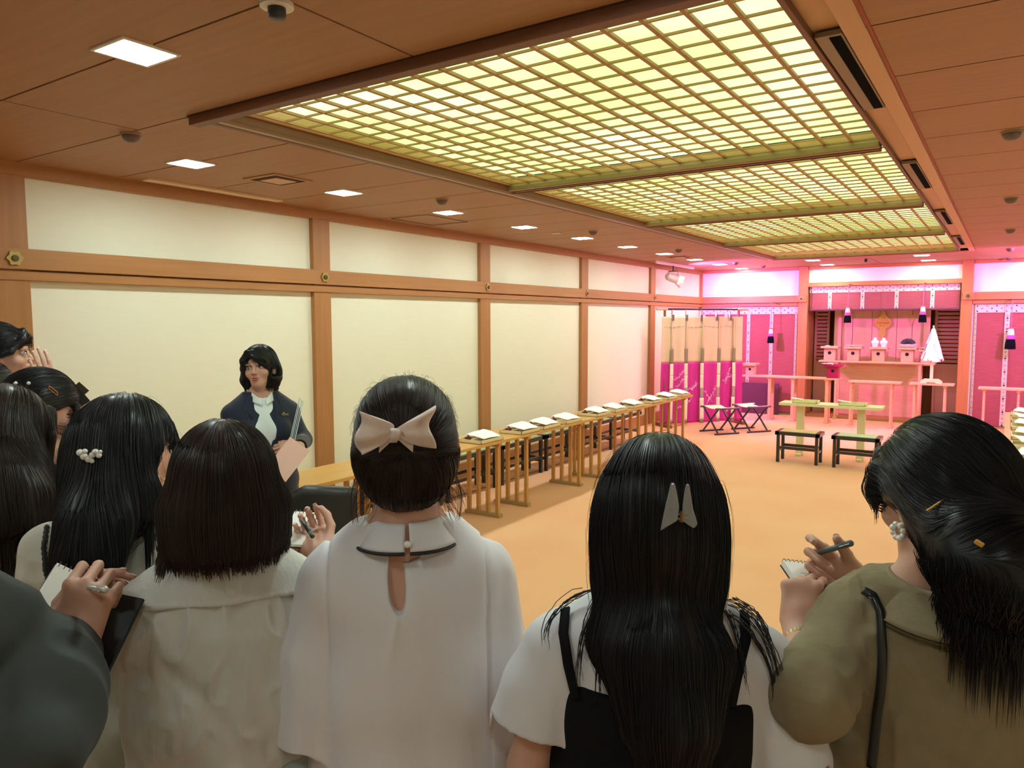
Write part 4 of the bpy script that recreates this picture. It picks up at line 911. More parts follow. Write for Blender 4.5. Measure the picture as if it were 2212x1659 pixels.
# ---- hair
def hair_mat(name, c, r=.38, c2=None):
    return mat(name, c, r, spec=.38, noise=((60, 60, 6), c2 or tuple(q*1.6 for q in c), 3, .2))
HB = hair_mat('hair_black', (.0070, .0068, .0085)); HBR = hair_mat('hair_dark_brown', (.022, .013, .010)); HBB = hair_mat('hair_soft_brown', (.016, .0095, .0075))
def strands(fd, n, L, comb, rad=.0006, steps=14, off=(.0006, .003), seed=1, start=None, gravity=.0, wob=.0, keep=None, zmin=None, avoid=None):
    rs = np.random.RandomState(seed); V, F = fd.mesh()
    if start is not None: V = V[start(V)]
    p = V[rs.randint(0, len(V), n)]+rs.normal(0, .001, (n, 3)); L = (L if np.isscalar(L) else L[0]+(L[1]-L[0])*rs.rand(n)); ds = (np.ones(n)*L/steps)[:, None]
    of = (off[0]+(off[1]-off[0])*rs.rand(n)**2); P = [p]; ph = rs.rand(n, 3)*6; vel = None; zm = None if zmin is None else zmin[0]+(zmin[1]-zmin[0])*rs.rand(n)
    for i in range(steps-1):
        nr = fd.grad(p); v = fd.val(p); d = comb(p); d = d/(np.linalg.norm(d, axis=1)[:, None]+1e-9)
        nd = (nr*d).sum(1); fall = (nd > .72) | (v > .02); t = np.where(fall[:, None], d, d-nr*nd[:, None]); t = t/(np.linalg.norm(t, axis=1)[:, None]+1e-9)
        if wob: t = t+wob*np.sin(ph+i*.55)
        vel = t if vel is None else .5*vel+.5*t
        p = p+vel*(ds if zm is None else ds*(p[:, 2] > zm)[:, None]); v = fd.val(p); nr = fd.grad(p)
        c = np.where(fall, np.maximum(0, of-v), np.clip(of-v, -.006, .02)); c = np.where(v > .05, 0, c); p = p+nr*c[:, None]; P.append(p)
    P = np.stack(P, 1)
    for c, r in (avoid or ()): P = P[(np.linalg.norm(P-np.array(c)[None, None], axis=2) > r).all(1)]
    if keep is not None: P = P[keep(P)]
    return P
def tubes(P, rad, seed=2):
    n, k, _ = P.shape; rs = np.random.RandomState(seed); T = np.gradient(P, axis=1); T /= np.linalg.norm(T, axis=2)[..., None]+1e-9
    up = np.zeros_like(T); up[..., 2] = 1; up[np.abs(T[..., 2]) > .8] = (1, 0, 0); X = np.cross(up, T); X /= np.linalg.norm(X, axis=2)[..., None]+1e-9; Y = np.cross(T, X)
    tt = np.linspace(0, 1, k); pr = rad*(.7+.6*rs.rand(n))[:, None]*np.minimum(1, 4*tt+.3)[None]*np.minimum(1, (1-tt)*3+.12)[None]
    V = np.concatenate([P[:, :, None]+pr[..., None, None]*(math.cos(a)*X[:, :, None]+math.sin(a)*Y[:, :, None]) for a in (0, 2.094, 4.189)], 2).reshape(-1, 3)
    b = (np.arange(n)[:, None]*k+np.arange(k-1)[None]).ravel()*3; F = []
    for j in range(3): F.append(np.stack([b+j, b+(j+1) % 3, b+3+(j+1) % 3, b+3+j], 1))
    return V, np.concatenate(F)
def hair_obj(P, fd, layers, m, rad=.0006, disp=None, name='hair'):
    V, F = fd.mesh(); A = np.zeros_like(V); c = np.zeros(len(V))
    for i in range(4):
        j = (i+1) % 4; np.add.at(A, F[:, i], V[F[:, j]]); np.add.at(c, F[:, i], 1); np.add.at(A, F[:, j], V[F[:, i]]); np.add.at(c, F[:, j], 1)
    V = .4*V+.6*A/c[:, None]
    if disp is not None: V = V+vnormals(V, F)*disp(V)[:, None]
    VV, FF = [V], [F]; o = len(V)
    for k, (S_, r) in enumerate(layers):
        a, b = tubes(S_, r, k); VV.append(a); FF.append(b+o); o += len(a)
    return fast_mesh(name, np.concatenate(VV), np.concatenate(FF), m, P.t)
def hfield(P, lo=(-.2, -.22, -.75), hi=(.2, .18, .17), h=.0045):
    z = P.zc; return Field((lo[0], lo[1], z+lo[2]), (hi[0], hi[1], z+hi[2]), h)
def cap_hair(fd, M, e=.016, s=1.0, face=True, forehead=0.0, k=.02):
    R = R3(M); Q = lambda x, y, z: M @ Vector((x*s, y*s, z*s))
    fd.ell(Q(0, -.014, .026), ((.073+e)*s, (.092+e)*s, (.086+e)*s), R, k); fd.ell(Q(0, -.045, -.025), ((.066+e)*s, (.060+e)*s, (.065)*s), R, .03)
def cut_face(fd, M, s=1.0, top=.045, w_=.062, low=True):
    R = R3(M); Q = lambda x, y, z: M @ Vector((x*s, y*s, z*s))
    fd.ell(Q(0, .090, -.030+top-.045), (w_*s, .062*s, .078*s), R, .012, 's')
def hit(P, fd, u, v, d0=.55):
    """point of the surface of fd seen at pixel (u, v)"""
    d = CFL(P, u, v); return fd.snap(Lc(P, at(u, v, d0)), d, 3.2)
def ribbon(P, fd, pts, w_, th=.003, lift=.002, n=6):
    """flat band laid on the surface of fd through the picked points"""
    Q = []
    for i in range(len(pts)-1):
        for j in range(n): Q.append(tuple(pts[i][q]+(pts[i+1][q]-pts[i][q])*j/n for q in (0, 1)))
    Q.append(pts[-1]); S_ = [hit(P, fd, *q) for q in Q]; b = MB(); vs = []
    for i, (p, nn) in enumerate(S_):
        t = (S_[min(i+1, len(S_)-1)][0]-S_[max(i-1, 0)][0]).normalized(); x = t.cross(nn).normalized(); ww = w_/2
        for a, c in ((-ww, lift), (ww, lift), (ww, lift+th), (-ww, lift+th)): vs.append(p+x*a+nn*c)
    k = len(S_); fs = [(i*4+j, i*4+(j+1) % 4, i*4+4+(j+1) % 4, i*4+4+j) for i in range(k-1) for j in range(4)]+[(3, 2, 1, 0), tuple((k-1)*4+j for j in range(4))]
    b.add(vs, fs); return b
# ---- clothes
def torso_cloth(P, fd, e=.012, loose=0.0, zhem=.80, k=.03, sleeve=None, sleeve_r=(.06, .055), sleeve_end=1.0, drop=0):
    q = P.s; Z = P.Z; S = P.S
    fd.ell((0, -.005, Z(1.172)), (.142*q+e, .096*q+e, .165*q), None, .03); fd.cap((-.10*q, -.012, Z(1.238)), (.10*q, -.012, Z(1.238)), .062*q+e*.8, None, .04)
    fd.ell((0, 0, Z(1.04)), (.125*q+e+loose, .088*q+e+loose*.7, .17*q), None, .05); fd.ell((0, -.01, Z(.88)), (.155*q+e+loose*.6, .108*q+e+loose*.5, .15*q), None, .05)
    for x in (-1, 1):
        fd.ell((x*.068*q, .075*q, Z(1.155)), (.056*q+e, .045*q+e, .055*q+e), None, .03)
        fd.cap((x*.03*q, -.012, Z(1.350)), (x*.13*q, -.008, Z(1.250)), .040*q+e*.7, .042*q+e, .04); fd.ell((x*.075*q, -.04, Z(.87)), (.08*q+e, .075*q+e, .10*q), None, .04)
    for side in ('L', 'R'):
        sh, el, wr = S['arm'][side]; r0, r1 = sleeve_r
        if sleeve_end <= 1: fd.cap(sh, sh.lerp(el, sleeve_end), r0, r1, k)
        else: fd.chain([sh, el, el.lerp(wr, sleeve_end-1)], [r0, (r0+r1)/2, r1], k)
def core(P, fd, e, loose):
    q = P.s; Z = P.Z
    fd.ell((0, -.005, Z(1.172)), (.142*q+e, .096*q+e, .165*q), None, .03); fd.ell((0, 0, Z(1.04)), (.125*q+e+loose, .088*q+e+loose*.7, .17*q), None, .05); fd.ell((0, -.01, Z(.88)), (.155*q+e+loose*.6, .108*q+e+loose*.5, .15*q), None, .05)
def hem(fd, z): fd.box((0, 0, z-.5), (.8, .8, .5), None, .004, 's')
def hollow(P, fd, side, frac, r, L=.05, shift=.0):
    sh, el, wr = P.S['arm'][side]
    if frac <= 1: a = sh.lerp(el, frac); d = (el-sh).normalized()
    else: a = el.lerp(wr, frac-1); d = (wr-el).normalized()
    a = a+d*shift
    fd.cap(a-d*L, a+d*(r*1.6), r*.9, r, .003, 's')
    fd.box(a+d*.05, (.078, .05, .085), R3(basis(d, (0, 0, 1) if abs(d.z) < .9 else (0, 1, 0)).to_4x4()), .003, 's')
def skirt(P, z1, z0, r1, r0, m, name='skirt', depth=.8, h=.006, fold=.012, nf=9):
    """skirt or dress skirt hanging from the waist: smooth folded tube"""
    b = MB(); k = P.s
    def fn(u, v):
        a = 2*PI*u; z = P.Z(z1)+(P.Z(z0)-P.Z(z1))*v; e = min(1, v*4); r = (r1+(r0-r1)*v**.8)*k; r *= 1+fold/r0*math.sin(nf*a+2*v)*v*1.6
        return (r*math.cos(a), r*math.sin(a)*(.68+(depth-.68)*v)-.005, z)
    return b.grid(fn, 72, 16, th=-.003).obj(name, m, P.t, smooth=True)
def shoes(P, m):
    k = P.s
    for x in (-1, 1):
        fd = Field((-.3, -.2, -.0), (.3, .3, .16), .005)
        fd.chain([(x*.078*k, -.03, .045), (x*.082*k, .05, .042), (x*.092*k, .140, .034)], [.043, .042, .036], .02); fd.box((0, 0, -.5), (1, 1, .504), None, .0, 's')
        fd.cap((x*.078*k, -.012, .13), (x*.078*k, -.0, .075), .036, .03, .01, 's'); skin_mesh(fd, 'shoe', m, P.t)
def trousers(P, m, e=.014, z0=.09, z1=.98):
    k = P.s; Z = P.Z; fd = Field((-.3, -.25, .03), (.3, .25, Z(z1)+.02), .006)
    fd.ell((0, -.01, Z(.90)), (.158*k+e, .108*k+e, .14*k+e), None, .05)
    for x in (-1, 1):
        fd.ell((x*.075*k, -.04, Z(.87)), (.08*k+e, .075*k+e, .10*k+e), None, .04)
        fd.chain([(x*.085*k, 0, Z(.86)), (x*.082*k, .01, Z(.46)), (x*.078*k, -.01, z0)], [.090*k+e, .062*k+e, .052*k+e], .02)
    fd.box((0, 0, Z(z1)+.25), (1, 1, .25), None, .003, 's'); fd.box((0, 0, z0-.25), (1, 1, .25), None, .003, 's')
    return skin_mesh(fd, 'trousers', m, P.t, lambda V: folds(V, .004, (16, 16, 5)))
def comb_down(T=None, back=.25, out=.0):
    def f(p):
        d = np.zeros_like(p); d[:, 2] = -1; d[:, 1] = -back; return d
    return f
def comb_to(P, T, swirl=0.0, down=.0):
    T = np.array(T)
    def f(p):
        d = T-p; d = d/(np.linalg.norm(d, axis=1)[:, None]+1e-6); d[:, 2] -= down; return d
    return f
def cardigan_noise(a, sc=(14, 14, 4), b=.003, sc2=(40, 40, 14)):
    return lambda V: folds(V, a, sc, 1, True)*(.6+.4*vnoise(V*3)) + folds(V, b, sc2, 3)
def pen(P, a, b, r, m, name='pen', label=None):
    a, b = Vector(a), Vector(b); t = thing(name, label or 'pen held by the writing hand', 'pen', tuple(P.t.matrix_basis @ a) if P else tuple(a)); 
    t.location = W(P, a); q = W(P, b)-W(P, a)
    MB().tube([(0, 0, 0), q*.08, q*.12, q*.8], [r*.25, r*.6, r, r], 12).obj('barrel', m, t, smooth=True)
    MB().tube([q*.8, q*.97, q], [r*1.12, r*1.12, r*.7], 12).obj('cap', m, t, smooth=True)
    pb = q.normalized(); s = pb.cross(Vector((0, 0, 1))).normalized()
    MB().beam(q*.72+s*r*1.6, q*.97+s*r*1.6, .003, .0015).obj('clip', mat('chrome', (.6, .6, .6), .2, metal=.9), t)
    return t
def W(P, v):
    """person-local point to world"""
    z = P.t.rotation_euler.z; l = P.t.location
    return Vector((l.x+math.cos(z)*v[0]-math.sin(z)*v[1], l.y+math.sin(z)*v[0]+math.cos(z)*v[1], v[2]))
def Lc(P, w_):
    """world point to person-local"""
    z = -P.t.rotation_euler.z; q = Vector(w_)-P.t.location; return Vector((math.cos(z)*q.x-math.sin(z)*q.y, math.sin(z)*q.x+math.cos(z)*q.y, w_[2]))
WHITEB = mat('ivory_chiffon', (.72, .69, .72), .6, sheen=.2, bump=((30, 30, 8), .25, .006))

def L3(P, u, v, d): return Lc(P, at(u, v, d))
def top(P, m, e=.014, loose=.02, s_end=1.0, s_r=(.058, .055), z0=.80, h=.004, disp=None, name='top', neck=1.345, nr=.062, hol=.047, ext=None, kk=.03, cut=None, hollow_f=None):
    fd = Field((-.48, -.34, P.Z(z0)-.02), (.48, .50, P.Z(1.46)), h)
    torso_cloth(P, fd, e, loose, sleeve=True, sleeve_r=s_r, sleeve_end=s_end, k=kk)
    if ext: ext(fd)
    for side in ('L', 'R'):
        if hol: hollow(P, fd, side, hollow_f or s_end, hol, .08)
    core(P, fd, e, loose); Z = P.Z; hem(fd, Z(z0))
    fd.box((0, 0, Z(neck)+.3), (.5, .5, .3), None, .004, 's'); fd.cap((0, -.022, Z(1.30)), P.headM @ Vector((0, -.018, -.055)), nr, nr, .004, 's')
    if cut: cut(fd)
    o = skin_mesh(fd, name, m, P.t, disp, relax=2); P.cloth = fd; return o
def linen(a=.005, b=.0018, seed=1):
    def f(V):
        r1 = 1-2*np.abs(vnoise(V*np.array((13, 10, 7))+seed*3.1)); r2 = 1-2*np.abs(vnoise((V+.02*vnoise(V*9)[:, None])*np.array((34, 26, 22))+seed)); return a*r1*(.5+.5*vnoise(V*4+seed))+b*r2
    return f
def drape(a=.005, b=.0015, seed=1, sc=(15, 9, 2.2)):
    return lambda V: folds(V, a, sc, seed)*np.clip((P_Z-V[:, 2])/.35+.3, .2, 1.2)+folds(V, b, (36, 22, 7), seed+3)
P_Z = 1.3
def pearl(name, c, r, par, m=None): return MB().ball(c, r, 8).obj(name, m or mat('pearl', (.85, .82, .75), .2, coat=.6), par, smooth=True)
# ---------------------------------------------------------------- woman with the hair bow
def woman_bow():
    P = person('person in an ivory chiffon blouse with keyhole back and organza hair bow, centre foreground', 876, 915, 1.36, 816, 0,
        ({'e': (-.182, -.03, 1.02), 'w': (-.10, .20, 1.10)}, {'e': (.176, -.01, 1.00), 'w': (.09, .22, 1.10)}), hpitch=4, shw=.142, hs=1.02)
    Z = P.Z; k = P.s
    fd = Field((-.36, -.26, .76), (.36, .24, Z(1.45)), .004)
    torso_cloth(P, fd, .016, .035, sleeve_r=(.045, .056), sleeve_end=1.0, k=.022)
    for x, side in ((-1, 'L'), (1, 'R')):
        sh, el, wr = P.S['arm'][side]; fd.chain([sh+Vector((x*.006, 0, -.022)), sh.lerp(el, .5)+Vector((x*.006, 0, 0)), el+Vector((0, -.01, -.03))], [.052, .058, .060], .012)
        hollow(P, fd, side, 1.0, .054, .10, .035)
    core(P, fd, .016, .035)
    fd.box((0, 0, Z(1.45)), (.5, .5, Z(1.45)-Z(1.36)), None, .004, 's')
    nb = Vector((0, -.022, Z(1.31))); nt_ = P.headM @ Vector((0, -.018, -.055)); fd.cap(nb, nt_, .062, .062, .004, 's')
    # keyhole slit at the back
    fd.ell((-.018, -.11, Z(1.272)), (.0140, .06, .054), R3(Matrix.Rotation(-.06, 4, 'Y')), .003, 's')
    def dsp(V):
        side = np.abs(V[:, 0])/.2; low = np.clip((Z(1.33)-V[:, 2])/.4, 0, 1)
        f = folds(V, 1, (16, 9, 1.6), 2)*.006*(.35+low) + folds(V, 1, (38, 20, 3), 4)*.0022
        a = np.abs(V[:, 0]+.018+.2*(Z(1.225)-V[:, 2])); f += .004*np.exp(-(a/.008)**2)*np.exp(-((V[:, 2]-Z(1.20))/.05)**2)
        sx = np.abs(np.abs(V[:, 0])-P.S['shw']*.98); f += -.0045*np.exp(-(sx/.004)**2)*(V[:, 2] > Z(1.02))*(V[:, 1] < .05)
        sl = (np.abs(V[:, 0]) > P.S['shw']); f += sl*folds(V, .006, (30, 30, 2), 6)
        return f
    skin_mesh(fd, 'blouse', WHITEB, P.t, dsp, relax=2)
    # collar: two flat flaps meeting at the centre back, with black piping and a pearl button
    zc = Z(1.352); TR = mat('black_piping', (.012, .012, .014), .6)
    for sg in (-1, 1):
        def col(u, v, sg=sg):
            a = -PI/2+sg*(.05+2.5*u); fl = min(1, u*6); r0 = .060+.0*v; rx = r0+.034*v; ry = .056+.030*v; z = zc+.016-.030*v-.012*v*(1-u)*1.0-.006*v*math.sin(u*3)
            return (rx*math.cos(a), -.024+ry*math.sin(a), z)
        MB().grid(col, 36, 8, th=.004).obj('collar', WHITEB, P.t, smooth=True)
        MB().tube([Vector(col(u/30, 1.03, sg))+Vector((0, 0, -.001)) for u in range(31)], .0034, 8).obj('collar_piping', TR, P.t, smooth=True)
    MB().ball((0, -.024-.085, zc-.012), .0065, 8).obj('button', mat('pearl', (.85, .82, .75), .2, coat=.6), P.t, smooth=True)
    # hair: swept up into a smooth twist
    M = P.headM; hf = hfield(P, (-.16, -.20, -.19), (.16, .16, .17), .004)
    cap_hair(hf, M, .015, 1.02); R = R3(M)
    hf.ell(M @ Vector((0, -.060, -.005)), (.086, .056, .085), R, .03); hf.ell(M @ Vector((0, -.055, -.060)), (.060, .045, .045), R, .03); hf.ell(M @ Vector((0, -.03, .055)), (.075, .075, .062), R, .02)
    cut_face(hf, M, 1.02)
    for x in (-1, 1): hf.ell(M @ Vector((x*.085, .006, -.022)), (.034, .036, .044), R, .008, 's')
    T = M @ Vector((.0, -.125, .000)); T2 = M @ Vector((0.01, -.11, .03))
    def comb(p):
        a = comb_to(P, T)(p); up = np.zeros_like(p); up[:, 2] = 1; lo = (p[:, 2] < T.z-.01)[:, None]; return np.where(lo, a*.6+up*.7, a)
    ly = [(strands(hf, 5200, (.05, .13), comb, steps=12, off=(.0003, .0022), seed=1, avoid=[(M @ Vector((x*.088, .0, -.028)), .030) for x in (-1, 1)]), .00055)]
    ly.append((strands(hf, 160, (.03, .07), lambda p: np.tile([0.0, -.2, -1.0], (len(p), 1))+.5*np.sign(p[:, :1])*np.array([[1, 0, 0]]), steps=12, off=(.002, .010), seed=4, start=lambda V: (V[:, 2] < M.translation.z-.04) & (np.abs(V[:, 0]) > .05), wob=.35), .0003))
    # flyaways around the crown
    ly.append((strands(hf, 260, (.03, .06), comb, steps=10, off=(.004, .010), seed=5, wob=.3, start=lambda V: V[:, 2] > M.translation.z+.04), .00025))
    hair_obj(P, hf, ly, HBR, disp=lambda V: folds(V, .0018, (26, 26, 60), 2))
    for x in (-1, 1):   # loose wisps beside the ears
        b = MB()
        for i in range(6):
            c = M @ Vector((x*.078, -.004-.004*i, -.02)); a = random.uniform(.012, .026)
            b.tube([c+Vector((x*a*math.sin(q*2.2)*.9, -.006*q+random.uniform(-.002, .002), -.115*q)) for q in [j/10 for j in range(11)]], .0004, 4)
        b.obj('loose_wisp', HBR, P.t)
    # organza bow
    p, n = hit(P, hf, 858, 938); bw = thing('hair_bow', 'beige organza bow clipped to the swept-up brown hair', 'hair bow', W(P, p+n*.012), P.t.rotation_euler.z); bw.scale = (.86, .9, .90)
    OR = mat('organza', (.74, .58, .50), .45, sheen=.4, bump=((60, 20, 20), .4, .003))
    for sg in (-1, 1):
        def wing(u, v, sg=sg):
            w_ = .009+.031*u**.8+.004*math.sin(v*9+sg); vv = (v-.5)*2
            return (sg*(.004+.066*u+(.007*math.sin(v*7+sg*1.2))*u), -.006-.020*math.sin(u*PI*.9)*(1-.4*vv*vv)+.006*math.sin(vv*6+sg)*u, vv*w_+.010*u*(1 if sg > 0 else -.3)+.004)
        MB().grid(wing, 18, 16, th=.0015).obj('wing', OR, bw, smooth=True)
        def wing2(u, v, sg=sg):
            q = wing(u*.85, v*.9+.05, sg); return (q[0], -q[1]*.25+.001, q[2]*.85-.004)
        MB().grid(wing2, 14, 12, th=.0015).obj('inner_wing', OR, bw, smooth=True)
        MB().grid(lambda u, v, sg=sg: (sg*(.006+.026*u), -.012+.004*math.sin(v*6), -.004-.018*u+(v-.5)*(.012+.010*u)), 8, 6, th=.0015).obj('tail', OR, bw, smooth=True)
    kn = MB(); kn.ball((0, -.014, .0), (.011, .010, .012), 8)
    for i in range(4): kn.tube([(-.010+.003*i, -.020, -.012), (-.004+.003*i, -.026, 0), (-.008+.004*i, -.020, .012)], .003, 6)
    kn.obj('knot', OR, bw, smooth=True)
    for x in (-1, 1):
        t = thing('earring', 'tiny gold stud on the %s ear of the hair-bow woman' % ('left' if x < 0 else 'right'), 'earring', W(P, M @ Vector((x*.082, .0, -.043)))); MB().ball((0, 0, 0), .0035, 6).obj('stud', GOLD, t, smooth=True)
    skirt(P, 1.0, .30, .14, .26, mat('skirt_taupe', (.35, .30, .28), .8)); shoes(P, mat('shoe_black', (.02, .02, .02), .4))
    nails_obj(P); return P
def CFL(P, u, v):
    d = at(u, v, 1)-Vector((0, 0, CAMZ)); z = -P.t.rotation_euler.z
    return Vector((math.cos(z)*d.x-math.sin(z)*d.y, math.sin(z)*d.x+math.cos(z)*d.y, d.z))
woman_bow()
# ---------------------------------------------------------------- woman with the claw clip: white tee, black camisole dress
def woman_clip():
    P = person('person with long black hair, grey claw clip, white T-shirt and black camisole dress', 1424, 1075, 1.21, 942, 0,
        ({'e': (-.212, -.02, .99), 'w': (-.12, .20, 1.05)}, {'e': (.200, -.02, .965), 'w': (.10, .21, 1.04)}), shw=.168)
    Z = P.Z; k = P.s; TEE = mat('white_tee', (.70, .69, .72), .8, bump=((300, 300, 300), .1, .001))
    def ext(fd):
        for x, side in ((-1, 'L'), (1, 'R')):
            sh, el, wr = P.S['arm'][side]; a = sh.lerp(el, .62); fd.chain([sh+Vector((x*.004, 0, -.01)), sh.lerp(el, .35)+Vector((x*.012, 0, 0)), a+Vector((x*.014, 0, 0))], [.055, .064, .074], .02)
    top(P, TEE, .014, .015, .62, (.055, .07), z0=.95, ext=ext, hol=.060, disp=lambda V: folds(V, .0032, (14, 10, 3.5), 5)*np.clip((1.30-V[:, 2])*6, .3, 1.3)+folds(V, .0015, (40, 30, 12), 2), name='t_shirt', neck=1.36)
    # camisole dress
    fd = Field((-.32, -.27, Z(.80)), (.32, .27, Z(1.3)), .004); torso_cloth(P, fd, .024, .030, sleeve_end=9)if False else None
    q = k; e = .036
    fd.ell((0, -.005, Z(1.172)), (.142*q+e, .096*q+e, .165*q), None, .03); fd.ell((0, 0, Z(1.04)), (.150*q+e, .094*q+e, .17*q), None, .05); fd.ell((0, -.01, Z(.88)), (.19*q+e, .13*q+e, .16*q), None, .05)
    for x in (-1, 1): fd.ell((x*.068*q, .075*q, Z(1.155)), (.056*q+e, .045*q+e, .055*q+e), None, .03)
    zt = at(1400, 1512, 1.13).z; fd.box((0, 0, zt+.25), (.6, .6, .25), R3(Matrix.Rotation(.05, 4, 'Y')), .004, 's')
    for x in (-1, 1): fd.cap((x*.215, .0, zt+.02), (x*.25, .0, zt-.16), .060, .05, .02, 's')
    DR = mat('black_dress', (.0045, .0045, .006), .85, spec=.2)
    skin_mesh(fd, 'dress', DR, P.t, lambda V: folds(V, .004, (14, 14, 3), 2)+folds(V, .001, (50, 50, 20), 3))
    P.dress = fd
    skirt(P, .90, .28, .215, .34, DR, 'dress_skirt', depth=.85)
    D = CFL(P, 1400, 1400)
    for pts in (((1228, 1322), (1222, 1370), (1232, 1430), (1252, 1505)), ((1600, 1330), (1605, 1380), (1590, 1440), (1572, 1520))):
        ribbon(P, P.cloth, pts, .016, .004, .007).obj('shoulder_strap', DR, P.t, smooth=True)
    # hair
    M = P.headM; R = R3(M); hf = hfield(P, (-.19, -.24, -.50), (.20, .14, .16), .0045)
    cap_hair(hf, M, .020, 1.0, k=.02); hf.ell(M @ Vector((0, -.045, .0)), (.100, .078, .09), R, .03)
    hf.ell(M @ Vector((0, -.045, -.09)), (.106, .066, .12), R, .04); hf.ell((-.01, -.085, P.zc-.185), (.098, .042, .075), None, .04)
    hf.chain([(.01, -.105, P.zc-.19), (.022, -.128, P.zc-.28), (.025, -.130, P.zc-.37), (.027, -.125, P.zc-.425)], [.060, .050, .040, .030], .05)
    hf.chain([(-.035, -.105, P.zc-.2), (-.03, -.125, P.zc-.30)], [.05, .02], .03); hf.chain([(.07, -.095, P.zc-.2), (.065, -.12, P.zc-.30)], [.045, .022], .03)
    cut_face(hf, M, 1.0, w_=.055)
    def comb(p):
        d = np.zeros_like(p); d[:, 2] = -1; top_ = np.clip((p[:, 2]-(P.zc+.02))*12, 0, 1); d[:, 1] -= .6*top_; low = np.clip((P.zc-.12-p[:, 2])*6, 0, 1); d[:, 0] -= low*(p[:, 0]-.02)*3.5; return d
    def spread(p):
        d = np.zeros_like(p); d[:, 2] = -1; low = np.clip((P.zc-.10-p[:, 2])*8, 0, 1); d[:, 0] = np.sign(p[:, 0]-.0)*.75*low*np.clip((P.zc-.34-p[:, 2])*-6, -.8, 1); d[:, 1] = -.05; return d
    ly = [(strands(hf, 6000, (.08, .22), comb, steps=14, off=(.0003, .003), seed=1), .00055)]
    ly.append((strands(hf, 260, (.06, .14), comb, steps=12, off=(.004, .010), seed=5, wob=.25), .00028))
    hair_obj(P, hf, ly, HB, disp=lambda V: folds(V, .0025, (34, 34, 4), 2))
    # curved locks lying over the shoulders
    for x, us in ((-1, ((1290, 1300, 1180, 1405, 60), (1310, 1310, 1262, 1480, 40), (1330, 1300, 1300, 1530, 20))), (1, ((1560, 1320, 1655, 1420, 50), (1570, 1330, 1680, 1520, 55), (1555, 1340, 1610, 1500, 10), (1550, 1380, 1505, 1560, -10), (1565, 1350, 1672, 1560, 60)))):
        for (u0, v0, u1, v1, bow) in us:
            b = MB()
            ln = random.uniform(.8, 1)
            for i in range(9):
                j = random.gauss(0, 7); j2 = random.gauss(0, 7); ln = random.uniform(.72, 1); pts = []
                for s_ in range(13):
                    f = s_/12*ln; uu = u0+(u1-u0)*f**.8+j*(1-f)+j2*f*f+bow*math.sin(PI*f)*(x)*.45; vv = v0-15+(v1-v0+15)*f**1.1
                    p, n = hit(P, P.cloth, uu, vv)
                    if (p-Lc(P, at(uu, vv, .55))).length < .01: continue
                    pts.append(p+n*(.008+.005*random.random()+.006*(1-f)))
                
                if len(pts) > 3: b.tube(pts, [.0007]*(len(pts)-3)+[.0005, .0004, .0002], 4)
            b.obj('hair_lock', HB, P.t, smooth=True)
    # claw clip
    p, n = hit(P, hf, 1460, 1100); Cc = thing('claw_clip', 'translucent grey claw clip with two horn-shaped wings in the long black hair', 'hair clip', W(P, p+n*.004), P.t.rotation_euler.z); Cc.scale = (.88, .9, .86)
    HN = mat('horn_grey', (.30, .30, .31), .25, coat=.4, noise=((60, 60, 20), (.24, .24, .25), 3, .3))
    for sx, o in ((-1, [(-.010, .048), (-.004, .047), (.0, .030), (.004, .008), (.002, -.016), (-.012, -.026), (-.026, -.036), (-.023, -.016), (-.018, .010)]), (1, [(.014, .045), (.019, .046), (.022, .028), (.026, .004), (.034, -.022), (.028, -.030), (.018, -.024), (.008, -.016), (.009, .010), (.011, .028)])):
        MB().prism(o, .006, axis='y', c=(0, -.006-.004*(sx < 0), 0)).obj('wing', HN, Cc, bevel=.0025)
    MB().lathe([(.0045, -.009), (.0045, .009)], 10, c=(.008, -.006, -.010)).obj('spring', mat('clip_bronze', (.25, .17, .08), .3, metal=.8), Cc)
    MB().tube([(-.006, -.008, -.006), (.018, -.008, -.006)], .0016, 6).tube([(-.006, -.008, -.014), (.018, -.008, -.014)], .0016, 6).obj('hinge', mat('clip_bronze', (.25, .17, .08), .3), Cc)
    shoes(P, mat('shoe_black', (.02, .02, .02), .4)); return P
woman_clip()
# ---------------------------------------------------------------- woman with the straight bob: linen shirt
def spiral_pad(name, label, loc, R, w_=.075, h=.105, cover=None, ring=True, th=.008, cat='notebook'):
    """R columns: x across, y towards the spiral end, z out of the page"""
    t = bpy.data.objects.new(name, None); COL.objects.link(t); t.location = loc; t.rotation_euler = Matrix(R).to_euler(); tag(t, label, cat); t.empty_display_size = .05
    MB().bx(-w_/2, w_/2, -h/2, h/2, -th, 0).obj('pages', mat('page_white', (.85, .83, .78), .7), t, bevel=.0008)
    MB().bx(-w_/2-.001, w_/2+.001, -h/2-.002, h/2, -th-.0025, -th).obj('cover', cover or BLACKM, t, bevel=.0005)
    if ring:
        n = int(w_/.0085); RG = mat('ring_dark', (.05, .04, .04), .3, metal=.6)
        for i in range(n):
            x = -w_/2+(i+.5)*w_/n; c = Vector((x, h/2-.001, -th*.5)); r = .0075
            MB().tube([c+Vector((0, r*math.cos(a)*.9, r*math.sin(a))) for a in [PI*1.25-(2.0*PI)*j/12 for j in range(13)]], .0007, 5).obj('spiral_ring', RG, t)
    return t
